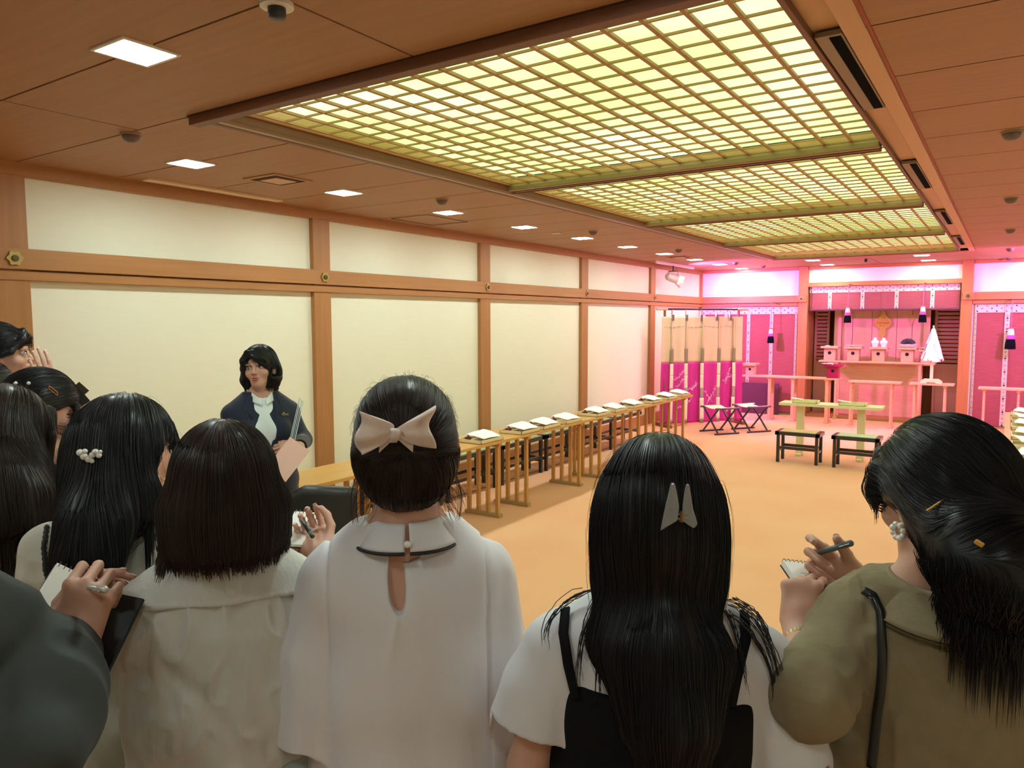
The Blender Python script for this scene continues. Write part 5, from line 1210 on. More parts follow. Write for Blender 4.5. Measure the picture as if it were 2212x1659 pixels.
def woman_bob():
    wl = L0((486, 1040, 1.38), 605, 1235, 1.62); 
    P = person('person with a dark brown bob and a wide-collared off-white linen shirt, writing in a pad', 486, 1040, 1.38, 912, -4,
        ({'e': L0c(486, 1.38, -4, 440, 1520, 1.5), 'w': L0c(486, 1.38, -4, 608, 1262, 1.66), 'R': basis(L0d(-4, 486, (.25, .94, .20)), L0d(-4, 486, (-.2, .2, -1))), 'curl': ((.7, .9, .4), (.8, .9, .4), (.8, .9, .4), (.8, .9, .4)), 'thumb': (.9, .3, .3)},
         {'e': L0c(486, 1.38, -4, 700, 1480, 1.54), 'w': L0c(486, 1.38, -4, 690, 1195, 1.68), 'R': basis(L0d(-4, 486, (-.40, .86, .25)), L0d(-4, 486, (.30, .1, -.95))), 'curl': ((.9, 1.0, .5), (1.0, 1.1, .6), (1.1, 1.1, .6), (1.1, 1.1, .6)), 'thumb': (.55, .5, .5), 'spread': .02}), shw=.138)
    Z = P.Z; LIN = mat('off_white_linen', (.60, .59, .55), .85, sheen=.1, noise=((25, 25, 25), (.54, .52, .48), 4, .3), bump=((90, 90, 40), .45, .004))
    top(P, LIN, .020, .035, 1.45, (.062, .058), z0=.985, disp=linen(.013, .0055, 3), name='linen_shirt', neck=1.395, hol=.040, nr=.058, ext=lambda fd: fd.cap((0, -.022, Z(1.31)), (0, -.022, Z(1.385)), .078, .070, .03))
    # wide collar lying over the shoulders
    fd = Field((-.30, -.25, Z(1.14)), (.30, .22, Z(1.40)), .004); torso_cloth(P, fd, .031, .035, sleeve_r=(.070, .064), sleeve_end=.4); fd.cap((0, -.022, Z(1.31)), (0, -.022, Z(1.385)), .084, .076, .03)
    zc = L3(P, 480, 1318, 1.28).z; fd.box((0, 0, zc-.2), (.6, .6, .2), R3(Matrix.Rotation(-.02, 4, 'Y')), .006, 's')
    fd.box((0, 0, Z(1.395)+.2), (.5, .5, .2), None, .004, 's'); fd.cap((0, -.022, Z(1.28)), P.headM @ Vector((0, -.018, -.055)), .060, .060, .004, 's')
    for x in (-1, 1): fd.box((x*.37, 0, Z(1.2)), (.20, .3, .3), None, .03, 's', rnd=.05)
    skin_mesh(fd, 'collar', LIN, P.t, lambda V: folds(V, .003, (12, 12, 12), 2)+folds(V, .0015, (36, 30, 30), 6)+.0035*np.exp(-((V[:, 2]-zc-.004)/.0035)**2))
    M = P.headM; R = R3(M); hf = hfield(P, (-.19, -.20, -.34), (.19, .16, .16), .0045)
    cap_hair(hf, M, .018, 1.02); hf.ell(M @ Vector((0, -.03, -.05)), (.098, .092, .10), R, .04); hf.chain([M @ Vector((0, -.03, -.06)), M @ Vector((0, -.035, -.21))], [.092, .104], .04)
    for x in (-1, 1): hf.chain([M @ Vector((x*.075, -.01, -.03)), M @ Vector((x*.074, .0, -.20))], [.035, .036], .03)
    hf.box((0, 0, P.zc-.100-.1), (.3, .3, .1), None, .01, 's'); cut_face(hf, M, 1.02, w_=.056)
    hf.ell((0, .03, P.zc-.12), (.05, .10, .10), None, .01, 's')
    comb = comb_down(back=.05)
    ly = [(strands(hf, 6500, (.07, .20), comb, steps=14, off=(.0003, .003), seed=1, zmin=(P.zc-.116, P.zc-.100)), .00055)]
    ly.append((strands(hf, 1500, (.03, .065), lambda p: np.tile([0, 0, -1.0], (len(p), 1))+.25*np.stack([vnoise(p*60), vnoise(p*60+9), 0*p[:, 0]], 1), steps=9, off=(.0, .004), seed=7, start=lambda V: (V[:, 2] < P.zc-.075) & (V[:, 1] < .0), zmin=(P.zc-.132, P.zc-.102)), .0007))
    ly.append((strands(hf, 160, (.05, .10), lambda p: np.tile([-.35, -.1, -1.0], (len(p), 1)), steps=10, off=(.002, .006), seed=9, start=lambda V: (V[:, 0] < -.09) & (V[:, 2] < P.zc-.06), zmin=(P.zc-.15, P.zc-.12)), .0006))
    hair_obj(P, hf, ly, HBR, disp=lambda V: folds(V, .0020, (40, 40, 4), 2))
    # notepad and pen in her hands
    c = at(655, 1140, 1.75); ax = (at(688, 1092, 1.80)-at(623, 1088, 1.80)).normalized(); up = (at(655, 1090, 1.82)-at(645, 1190, 1.68)).normalized(); nz = ax.cross(up).normalized(); R_ = Matrix((ax, up, nz)).transposed()
    spiral_pad('spiral_notepad', 'white spiral notepad held up beside the brown bob', c, R_, .074, .115)
    pen(P, L3(P, 648, 1118, 1.70), L3(P, 676, 1160, 1.58), .0045, mat('pen_black', (.02, .02, .022), .3), label='black pen in the hand beside the brown bob')
    tk = MB().tube([W(P, P.S['arm']['R'][2])+Vector((0, 0, 0))]*2, .001, 4)
    skirt(P, 1.06, .25, .165, .33, mat('skirt_blue_grey', (.42, .52, .54), .8), depth=.85); shoes(P, mat('shoe_black', (.02, .02, .02), .4)); nails_obj(P); return P
def _fr(u, d, yaw):
    p = at(u, 1000, d); a = math.atan2(-(CF.x*FPX+CR.x*(u-1106)), (CF.y*FPX+CR.y*(u-1106)))+math.radians(yaw); return p, a
def L0c(u, d, yaw, uu, vv, dd, vh=1040):
    """pixel point to the local frame of a person standing at pixel column u, depth d"""
    p = at(u, VH[0], d); a = -_fr(u, d, yaw)[1]; q = at(uu, vv, dd); x, y = q.x-p.x, q.y-p.y; return (math.cos(a)*x-math.sin(a)*y, math.sin(a)*x+math.cos(a)*y, q.z)
def L0d(yaw, u, v):
    """direction given as (right, away, up) of the picture to the local frame"""
    p, a = _fr(u, 1, yaw); f = Vector((CF.x, CF.y, 0)).normalized(); r = Vector((f.y, -f.x, 0)); w_ = r*v[0]+f*v[1]+Vector((0, 0, v[2])); c, s = math.cos(-a), math.sin(-a); return Vector((c*w_.x-s*w_.y, s*w_.x+c*w_.y, w_.z))
def L0(a, u, v, d): return at(u, v, d)
VH = [1040]
woman_bob()
# ---------------------------------------------------------------- woman in the khaki linen jacket, writing
def woman_khaki():
    U, D_, Yw = 2035, 1.20, 14; VH[0] = 1050
    l = lambda u, v, d: L0c(U, D_, Yw, u, v, d)
    P = person('person in a khaki linen jacket with low ponytail and pearl earring, writing', U, 1050, D_, 901, Yw,
        ({'e': l(1752, 1500, 1.13), 'w': l(1727, 1362, 1.26), 'R': basis(L0d(Yw, U, (.16, .35, .92)), L0d(Yw, U, (-.55, -.80, .25))), 'curl': ((1.25, .9, .5), (1.3, 1.0, .5), (1.35, 1.0, .5), (1.4, 1.0, .5)), 'thumb': (.35, .75, .5), 'spread': .02, 's': .92},
         {'e': l(1960, 1400, 1.50), 'w': l(1848, 1266, 1.38), 'R': basis(L0d(Yw, U, (-.80, .15, .50)), L0d(Yw, U, (.12, .97, -.05))), 'curl': ((.55, .7, .5), (1.0, 1.2, .7), (1.2, 1.3, .7), (1.3, 1.3, .7)), 'thumb': (.40, .55, .05), 'spread': .05, 's': 1.02}),
        hyaw=28, hpitch=10, hroll=-3, h=.0035, shw=.140, hs=1.03, sdz=-.015)
    Z = P.Z; KH = mat('khaki_linen', (.27, .215, .125), .85, sheen=.1, noise=((30, 30, 30), (.22, .17, .09), 4, .3), bump=((70, 70, 50), .5, .004))
    top(P, KH, .022, .030, 1.20, (.062, .050), z0=.80, disp=lambda V: linen(.006, .003, 8)(V)+.004*(V[:, 0] < -.12)*(1-2*np.abs(vnoise(V*np.array((18, 18, 30))+3))), name='linen_jacket', neck=1.350, hol=0, nr=.064, ext=lambda fd: fd.cap((0, -.022, Z(1.28)), (0, -.018, Z(1.335)), .088, .078, .03))
    # standing turn-down collar
    zc = Z(1.305)
    def col(u, v):
        a = -PI/2+(u-.5)*4.6; r = .072+.044*v**1.2; h_ = zc+.045-.055*v-.012*math.sin(v*PI)*0
        return (r*math.cos(a)*1.02, -.022+r*.95*math.sin(a), h_+.008*math.cos(a*2))
    MB().grid(col, 40, 10, th=.005).obj('jacket_collar', KH, P.t, smooth=True)
    MB().tube([Vector(col(i/40, 1.0))+Vector((0, 0, -.003)) for i in range(41)], .0028, 6).obj('collar_edge', mat('khaki_dark', (.10, .08, .035), .9), P.t, smooth=True)
    D = CFL(P, 1900, 1400)
    ST = mat('black_strap_leather', (.014, .015, .015), .3, coat=.3)
    ribbon(P, P.cloth, ((1868, 1280), (1888, 1290), (1902, 1325), (1906, 1400), (1902, 1500), (1892, 1600), (1886, 1655)), .0135, .004, .006).obj('bag_strap', ST, P.t, smooth=True)
    bg = thing('shoulder_bag', 'black shoulder bag with gold zip hanging below the khaki jacket', 'bag', W(P, (-.24, -.03, .62)), P.t.rotation_euler.z)
    MB().bx(-.045, .045, -.13, .13, -.14, .14).obj('bag_body', ST, bg, bevel=.02, seg=3); MB().tube([(0, -.10, .14), (0, .10, .14)], .004, 8).obj('zip', GOLD, bg)
    M = P.headM; R = R3(M); hf = hfield(P, (-.20, -.30, -.40), (.30, .17, .16), .0045)
    cap_hair(hf, M, .017, 1.03, k=.02); hf.ell(M @ Vector((0, -.045, .0)), (.088, .078, .088), R, .03)
    cut_face(hf, M, 1.03, top=.035, w_=.060)
    for x in (-1, 1): hf.ell(M @ Vector((x*.088, .012, -.045)), (.030, .034, .045), R, .008, 's')
    T = M @ Vector((.035, -.135, -.065)); pt = lambda u, v, d: Vector(L3(P, u, v, d))
    hf.chain([M @ Vector((0, -.07, -.05)), T], [.060, .030], .04); hf.chain([M @ Vector((-.02, -.06, -.06)), M @ Vector((.02, -.10, -.10))], [.050, .04], .03)
    tl = [T, pt(2140, 1160, 1.09), pt(2150, 1220, 1.06), pt(2170, 1270, 1.05), pt(2185, 1310, 1.05)]; hf.chain(tl, [.030, .062, .070, .052, .030], .03)
    hf.chain([pt(2060, 1130, 1.12), pt(2100, 1180, 1.09), pt(2120, 1230, 1.07)], [.042, .050, .040], .04)
    cut_cheek(hf, M, -1, -.01, (.040, .050, .055))
    # side lock in front of the ear
    hf.chain([M @ Vector((-.070, .052, .05)), M @ Vector((-.074, .064, .015)), M @ Vector((-.070, .072, -.015))], [.016, .013, .005], .012)
    hf.chain([M @ Vector((-.03, .088, .07)), M @ Vector((-.045, .096, .03)), M @ Vector((-.052, .088, -.01))], [.014, .010, .005], .012)
    cT = comb_to(P, T, 0)
    def comb(p):
        a = cT(p); tail = np.clip((T.z+.01-p[:, 2])*30, 0, 1)[:, None]; dn = np.zeros_like(p); dn[:, 2] = -1; fr = np.array([(M.inverted() @ Vector(q)).y for q in p[:1]]) if False else None
        return a*(1-tail)+dn*tail
    ly = [(strands(hf, 6500, (.06, .16), comb, steps=13, off=(.0003, .003), seed=1, avoid=[(M @ Vector((-.088, .0, -.03)), .028)]), .00055)]
    Mi = np.array(M.inverted())
    fr = lambda V: ((V @ Mi[:3, :3].T+Mi[:3, 3])[:, 1] > .045)
    ly.append((strands(hf, 300, (.04, .08), lambda p: np.tile([0, 0, -1.0], (len(p), 1)), steps=12, off=(.0005, .004), seed=6, start=fr, wob=.05, zmin=(P.zc-.06, P.zc-.01)), .0005))
    ly.append((strands(hf, 2200, (.06, .14), lambda p: np.tile([0, 0, -1.0], (len(p), 1)), steps=12, off=(.001, .010), seed=8, start=lambda V: (V[:, 2] < T.z-.02) & (V[:, 1] < T.y+.03), wob=.35, zmin=(P.zc-.205, P.zc-.15)), .0006))
    hair_obj(P, hf, ly, HB, disp=lambda V: folds(V, .003, (30, 30, 12), 2))
    # accessories
    t = thing('scrunchie', 'black lace scrunchie with tiny sparkles at the low ponytail, right edge', 'hair tie', W(P, T+Vector((.02, -.005, .01))), P.t.rotation_euler.z)
    b = MB()
    def sc(u, v):
        a = 2*PI*u; r = .036+.016*math.cos(2*PI*v)+.004*math.sin(a*9); return (r*math.cos(a), .016*math.sin(2*PI*v)+.004*math.sin(a*7), r*math.sin(a))
    b.grid(sc, 48, 10).obj('ruffle', mat('black_lace', (.03, .03, .028), .7, noise=((160, 160, 160), (.16, .16, .13), 2, .06)), t, smooth=True)
    for i in range(9): a = i*.7; MB().ball((.05*math.cos(a), -.012, .05*math.sin(a)), .0018, 5).obj('bead', mat('bead_white', (.8, .8, .75), .2), t)
    p, n = hit(P, hf, 2030, 1088); ax = (pt(2052, 1074, 1)-pt(2008, 1103, 1)).normalized()
    hp = thing('bobby_pin', 'gold textured bobby pin behind the pearl earring', 'hair pin', W(P, p+n*.003)); q = W(P, ax)-W(P, (0, 0, 0))
    pn = MB(); pn.beam(q*-.021, q*.021, .0028, .002)
    for i in range(12): pn.ball(q*(-.02+.0036*i), .0016, 4)
    pn.obj('pin_bar', GOLD, hp)
    p, n = hit(P, hf, 2117, 1176); t = thing('gold_hair_clip', 'small gold clip shining in the low ponytail', 'hair clip', W(P, p+n*.004)); MB().box((0, 0, 0), (.012, .005, .008), R=Matrix.Rotation(.5, 3, 'Y')).obj('clip_plate', GOLD, t, bevel=.002)
    ec = M @ Vector((-.082, .000, -.034)); t = thing('pearl_earring', 'hoop of white pearls on the ear of the khaki-jacket woman', 'earring', W(P, ec), P.t.rotation_euler.z+math.radians(30)); t.scale = (.85, .85, .85)
    for i in range(8):
        a = PI*.5+2*PI*(i+.7)/8.4; pearl('pearl', (-.004, .0135*math.cos(a), -.016+.0135*math.sin(a)), .0058 if i % 3 else .0068, t)
    MB().tube([(-.002, 0, 0), (-.003, .002, .006)], .0016, 6).obj('hook', GOLD, t)
    # watch bracelet on the left wrist
    sh, el, wr = P.S['arm']['L']; dr = (wr-el).normalized(); c = el.lerp(wr, .80); Rb = basis((0, .3, 1), dr); x1 = dr.orthogonal().normalized(); y1 = dr.cross(x1)
    t = thing('bracelet', 'silver and gold link watch bracelet on the left wrist', 'bracelet', W(P, c), P.t.rotation_euler.z); n_ = 26
    for i in range(n_):
        a = 2*PI*i/n_; q = x1*math.cos(a)*.0305+y1*math.sin(a)*.0275; tn_ = (x1*-math.sin(a)+y1*math.cos(a)); rr = q.normalized(); Rm = Matrix((tn_, dr, rr)).transposed()
        MB().box(q, (.0058, .009, .0026), R=Rm).obj('link', [mat('steel', (.75, .73, .68), .18, metal=.95), mat('pale_gold', (.72, .55, .32), .2, metal=.95)][i % 2], t, bevel=.0008)
    # notebook and pen
    up = (at(1716, 1212, 1.40)-at(1800, 1330, 1.26)).normalized(); ax = (at(1765, 1200, 1.40)-at(1700, 1225, 1.34)).normalized(); nz = ax.cross(up).normalized(); ax = up.cross(nz); c = at(1762, 1262, 1.345)
    R_ = Matrix((ax, up, nz)).transposed()
    t = spiral_pad('spiral_notebook', 'small open spiral notebook with pencilled notes in the left hand', c, R_, .068, .135, th=.012)
    for i in range(3): MB().box((-.008+.004*i, .030-.006*i, .0006), (.014, .0011, .0004)).obj('pencil_note', mat('pencil_grey', (.35, .34, .34), .9), t)
    MB().box((-.020, .045, -.0135), (.030, .03, .0015)).obj('cover_flap', BLACKM, t)
    pen(P, L3(P, 1762, 1196, 1.36), L3(P, 1842, 1172, 1.30), .0052, mat('pen_grey_green', (.10, .13, .14), .3), label='slim dark pen with grey-green cap in the writing hand at the right')
    trousers(P, mat('khaki_trousers', (.20, .16, .10), .8)); shoes(P, mat('shoe_black', (.02, .02, .02), .4)); nails_obj(P); return P
woman_khaki()
# ---------------------------------------------------------------- woman with long black hair and pearl clip, cream lace blouse
def fall_comb(P, dz=.6):
    def f(p):
        d = np.zeros_like(p); d[:, 2] = -1; d[:, 1] -= .5*np.clip((p[:, 2]-P.zc)*10, 0, 1); return d
    return f
def woman_pearlclip():
    U, D_, Yw = 276, 1.64, -14; VH[0] = 960; l = lambda u, v, d: L0c(U, D_, Yw, u, v, d)
    P = person('person with long black hair held by a pearl clip, cream blouse with black lace trim', U, 965, D_, 853, Yw,
        ({'e': l(95, 1440, 1.66), 'w': l(215, 1400, 1.92)}, {'e': l(400, 1440, 1.74), 'w': l(330, 1390, 1.98)}), hyaw=-30, hpitch=6, shw=.160, sdz=.035, hs=1.03)
    Z = P.Z; CR_ = mat('cream_blouse', (.60, .58, .50), .7, sheen=.2, noise=((30, 30, 30), (.52, .50, .42), 3, .3), bump=((70, 70, 50), .3, .003))
    top(P, CR_, .018, .03, 1.5, (.060, .055), disp=linen(.005, .002, 2), name='blouse', hol=.04, z0=.78)
    # black lace trim down the left sleeve and at the collar
    LC = mat('black_lace_trim', (.02, .018, .018), .7)
    for pts, w_ in ((((122, 1108), (104, 1140), (98, 1180), (102, 1225), (112, 1262)), .010), (((133, 1120), (122, 1150), (118, 1190)), .006)):
        S_ = [hit(P, P.cloth, *pts[i]) for i in range(len(pts))]; b = MB(); S_ = [q for q in S_ if q[0].y > -.3]
        if len(S_) < 2: print('LACE MISS'); continue
        q = [S_[i][0].lerp(S_[i+1][0], j/8)+S_[i][1]*.007 for i in range(len(S_)-1) for j in range(8)]; b.tube(q, [w_*(.42+.18*(i % 2)) for i in range(len(q))], 6)
        b.obj('lace_trim', LC if w_ > .007 else mat('beads_gold', (.35, .26, .15), .4), P.t, smooth=True)
    MB().tube([P.headM.translation*0+Vector((.062*math.cos(a), -.022+.06*math.sin(a), Z(1.338)+.006)) for a in [2*PI*i/30 for i in range(31)]], .007, 6).obj('collar_ruffle', CR_, P.t, smooth=True)
    M = P.headM; R = R3(M); hf = Field((-.34, -.34, P.zc-.42), (.30, .22, P.zc+.16), .0048); pt = lambda u, v, d: Vector(L3(P, u, v, d))
    cap_hair(hf, M, .018, 1.02); hf.ell(M @ Vector((0, -.045, .0)), (.094, .078, .09), R, .03); cut_face(hf, M, 1.02, w_=.056)
    for x in (1,): hf.ell(M @ Vector((x*.088, .006, -.030)), (.026, .026, .036), R, .008, 's')
    hf.chain([pt(258, 985, 1.61), pt(236, 1060, 1.57), pt(206, 1140, 1.50), pt(188, 1220, 1.47), pt(178, 1265, 1.46)], [.084, .078, .060, .050, .036], .05)
    hf.chain([pt(290, 1010, 1.61), pt(306, 1070, 1.57), pt(318, 1110, 1.55)], [.045, .036, .015], .03)
    cut_cheek(hf, M, 1, .015, (.06, .085, .085)); hf.ell(M @ Vector((.100, .0, -.035)), (.040, .040, .050), R, .006, 's')
    hf.chain([M @ Vector((.03, .085, .06)), M @ Vector((.062, .085, .0)), M @ Vector((.068, .078, -.06))], [.012, .009, .004], .01)
    ly = [(strands(hf, 5200, (.08, .22), fall_comb(P), steps=13, off=(.0003, .003), seed=1, avoid=[(M @ Vector((.085, .0, -.03)), .030), (M @ Vector((.075, .05, -.04)), .038)]), .0006), (strands(hf, 250, (.06, .12), fall_comb(P), steps=10, off=(.003, .009), seed=4, wob=.25), .0003)]
    hair_obj(P, hf, ly, HB, disp=lambda V: folds(V, .003, (30, 30, 4), 2))
    t = None; p0, n = hit(P, hf, 200, 984); t = thing('pearl_hair_clip', 'clip of small pearls in the long black hair at the left', 'hair clip', W(P, p0+n*.006), P.t.rotation_euler.z)
    for i, (x, z, r) in enumerate(((-.019, .006, .007), (-.012, -.002, .0075), (-.004, -.008, .007), (.003, .0, .0065), (.009, .006, .0065), (.015, -.001, .006), (-.010, .008, .0055), (.018, .006, .004), (.002, -.012, .005))): pearl('pearl', (x, -.004, z), r, t)
    t = thing('drop_earring', 'small pearl drop earring beside the black hair at the left', 'earring', W(P, M @ Vector((.080, .002, -.050)))); pearl('pearl', (0, 0, 0), .005, t)
    face_parts(P); skirt(P, 1.0, .3, .15, .27, mat('skirt_black', (.03, .028, .028), .8)); shoes(P, mat('shoe_black', (.02, .02, .02), .4)); return P
woman_pearlclip()
# ---------------------------------------------------------------- woman in tweed jacket at the left edge
def woman_tweed():
    U, D_, Yw = 14, 1.88, -30; VH[0] = 950; l = lambda u, v, d: L0c(U, D_, Yw, u, v, d)
    P = person('person with long dark brown hair and a black and white tweed jacket, left edge', U, 955, D_, 834, Yw,
        ({'e': l(-130, 1340, 1.86), 'w': l(-40, 1320, 2.1)}, {'e': l(75, 1330, 1.93), 'w': l(40, 1290, 2.15)}), hyaw=-32, hpitch=4, shw=.150)
    TW = mat('black_white_tweed', (.012, .013, .02), .9)
    nt = TW.node_tree; b = nt.nodes['Principled BSDF']; tc = N(nt, 'ShaderNodeTexCoord'); mp = N(nt, 'ShaderNodeMapping'); mp.inputs['Scale'].default_value = (190, 60, 60); nt.links.new(tc.outputs['Object'], mp.inputs[0])
    nz = N(nt, 'ShaderNodeTexNoise'); nz.inputs['Scale'].default_value = 1; nt.links.new(mp.outputs[0], nz.inputs['Vector']); mp2 = N(nt, 'ShaderNodeMapping'); mp2.inputs['Scale'].default_value = (48, 48, 48); nt.links.new(tc.outputs['Object'], mp2.inputs[0])
    ck = N(nt, 'ShaderNodeTexBrick'); ck.inputs['Scale'].default_value = 1; ck.inputs['Mortar Size'].default_value = .14; ck.inputs['Brick Width'].default_value = 1.1; ck.inputs['Row Height'].default_value = .9; ck.inputs['Mortar Smooth'].default_value = .3; nt.links.new(mp2.outputs[0], ck.inputs['Vector'])
    ck.inputs['Color1'].default_value = (0, 0, 0, 1); ck.inputs['Color2'].default_value = (.1, .1, .1, 1); ck.inputs['Mortar'].default_value = (1, 1, 1, 1)
    mu = N(nt, 'ShaderNodeMath', operation='MULTIPLY'); nt.links.new(ck.outputs['Color'], mu.inputs[0]); mr = N(nt, 'ShaderNodeMapRange'); mr.inputs[1].default_value = .42; mr.inputs[2].default_value = .6; nt.links.new(nz.outputs[0], mr.inputs[0]); nt.links.new(mr.outputs[0], mu.inputs[1])
    mx = N(nt, 'ShaderNodeMix', data_type='RGBA'); mx.inputs[6].default_value = (.012, .013, .022, 1); mx.inputs[7].default_value = (.42, .42, .36, 1); nt.links.new(mu.outputs[0], mx.inputs[0]); nt.links.new(mx.outputs[2], b.inputs['Base Color'])
    top(P, TW, .024, .02, 1.7, (.062, .052), disp=lambda V: folds(V, .004, (14, 14, 6), 2)+folds(V, .0012, (90, 90, 90), 5), name='tweed_jacket', hol=.04, z0=.82)
    M = P.headM; R = R3(M); hf = Field((-.30, -.30, P.zc-.36), (.30, .22, P.zc+.16), .0048); pt = lambda u, v, d: Vector(L3(P, u, v, d))
    cap_hair(hf, M, .019, 1.02); hf.ell(M @ Vector((0, -.045, .0)), (.096, .080, .09), R, .03); cut_face(hf, M, 1.02, w_=.060)
    hf.ell(M @ Vector((.088, .008, -.030)), (.022, .020, .036), R, .008, 's')
    hf.chain([pt(10, 1000, 1.84), pt(5, 1060, 1.78), pt(0, 1120, 1.73)], [.095, .09, .06], .05); hf.chain([pt(50, 1020, 1.82), pt(72, 1080, 1.78), pt(84, 1120, 1.76)], [.05, .045, .02], .04); cut_cheek(hf, M, 1, -.012, (.040, .055, .07))
    hf.chain([M @ Vector((.045, .082, .06)), M @ Vector((.072, .070, .0)), M @ Vector((.078, .060, -.09)), M @ Vector((.080, .05, -.14))], [.014, .010, .007, .004], .012)
    ly = [(strands(hf, 5000, (.08, .20), fall_comb(P), steps=13, off=(.0003, .003), seed=1), .0006), (strands(hf, 200, (.05, .12), fall_comb(P), steps=10, off=(.003, .009), seed=4, wob=.25), .0003)]
    hair_obj(P, hf, ly, HBR, disp=lambda V: folds(V, .003, (30, 30, 4), 2))
    t = thing('drop_earring', 'thin silver drop earring beside the dark brown hair at the left edge', 'earring', W(P, M @ Vector((.082, .002, -.052)))); MB().tube([(0, 0, 0), (.001, 0, -.018)], .0012, 6).obj('chain', mat('steel', (.7, .7, .7), .2), t)
    face_parts(P); skirt(P, 1.0, .3, .15, .27, mat('skirt_black', (.03, .028, .028), .8)); shoes(P, mat('shoe_black', (.02, .02, .02), .4)); return P
woman_tweed()
# ---------------------------------------------------------------- woman in black with hair pins, holding notebooks
def woman_pins():
    U, D_, Yw = 92, 2.30, -50; VH[0] = 870; l = lambda u, v, d: L0c(U, D_, Yw, u, v, d)
    P = person('person in black with tortoiseshell hair slide and pearl pins, bent over a notebook, far left', U, 876, D_, 798, Yw,
        ({'e': l(120, 1060, 2.43), 'w': l(150, 925, 2.48), 'R': basis(L0d(Yw, U, (.15, .1, .95)), L0d(Yw, U, (.3, .9, 0))), 'curl': ((.5, .7, .4),)},
         {'e': l(135, 1085, 2.26), 'w': l(150, 978, 2.28), 'R': basis(L0d(Yw, U, (.55, .25, .35)), L0d(Yw, U, (-.2, -.5, .8))), 'curl': ((.7, .9, .5),)}), hyaw=-22, hpitch=16, shw=.150)
    BK = mat('black_knit', (.012, .012, .016), .9, sheen=.2)
    top(P, BK, .018, .025, 1.75, (.055, .045), disp=linen(.004, .001, 2), name='black_top', hol=.035, z0=.80)
    M = P.headM; R = R3(M); hf = hfield(P, (-.2, -.2, -.26), (.2, .18, .17), .005)
    cap_hair(hf, M, .016, 1.0); hf.ell(M @ Vector((0, -.045, .0)), (.088, .075, .088), R, .03); hf.ell(M @ Vector((0, -.09, -.03)), (.045, .04, .05), R, .03); cut_face(hf, M, 1.0, w_=.060); cut_cheek(hf, M, 1)
    hf.ell(M @ Vector((.088, .008, -.030)), (.026, .028, .040), R, .008, 's'); hf.chain([M @ Vector((.055, .075, .03)), M @ Vector((.070, .062, -.04)), M @ Vector((.066, .055, -.08))], [.010, .006, .003], .01)
    T = M @ Vector((0, -.13, -.03))
    ly = [(strands(hf, 3500, (.05, .13), comb_to(P, T), steps=11, off=(.0003, .003), seed=1, avoid=[(M @ Vector((.085, .0, -.03)), .028)]), .0007)]
    hair_obj(P, hf, ly, HB, disp=lambda V: folds(V, .0025, (30, 30, 12), 2))
    for u, v, l_ in ((35, 829, 'left pearl pin in the far-left black hair'), (62, 829, 'right pearl pin in the far-left black hair')):
        p, n = hit(P, hf, u, v, 1.2); t = thing('pearl_pin', l_, 'hair pin', W(P, p+n*.003)); pearl('pearl', (0, 0, 0), .0055, t)
    p, n = hit(P, hf, 105, 838, 1.2); q, n2 = hit(P, hf, 123, 852, 1.2); t = thing('hair_slide', 'tortoiseshell hair slide in black hair at the far left', 'hair slide', W(P, (p+q)/2+n*.004)); a = (W(P, q)-W(P, p))*.5; o = Vector((0, 0, .005))
    MB().tube([-a+o, -a-o, a-o, a+o, -a+o], .0018, 6).obj('slide_loop', mat('amber', (.55, .20, .06), .2, coat=.5), t)
    # open black notebook held up in front of the face, second pad lower
    t = thing('open_notebook', 'small open black notebook held up before the far-left face', 'notebook', at(160, 868, 2.36)); f = Vector((CR.x, CR.y, 0))
    ax = (at(182, 850, 2.36)-at(148, 872, 2.34)); MB().beam(-ax*.6, ax*.7, .004, .05).obj('lower_cover', BLACKM, t); 
    b = MB(); b.beam(-ax*.55+Vector((0, 0, .016)), ax*.68+Vector((0, 0, .028)), .003, .04); b.obj('upper_cover', mat('notebook_brown', (.06, .045, .03), .25), t)
    t = thing('phone', 'dark phone in the purple-lit hand at the left', 'phone', at(166, 962, 2.23)); ax = at(180, 950, 2.23)-at(150, 975, 2.25)
    MB().beam(-ax*.6, ax*.6, .008, .05).obj('phone_body', BLACKM, t, bevel=.002)
    face_parts(P); skirt(P, 1.0, .3, .15, .27, mat('skirt_black', (.03, .028, .028), .8)); shoes(P, mat('shoe_black', (.02, .02, .02), .4)); return P
woman_pins()
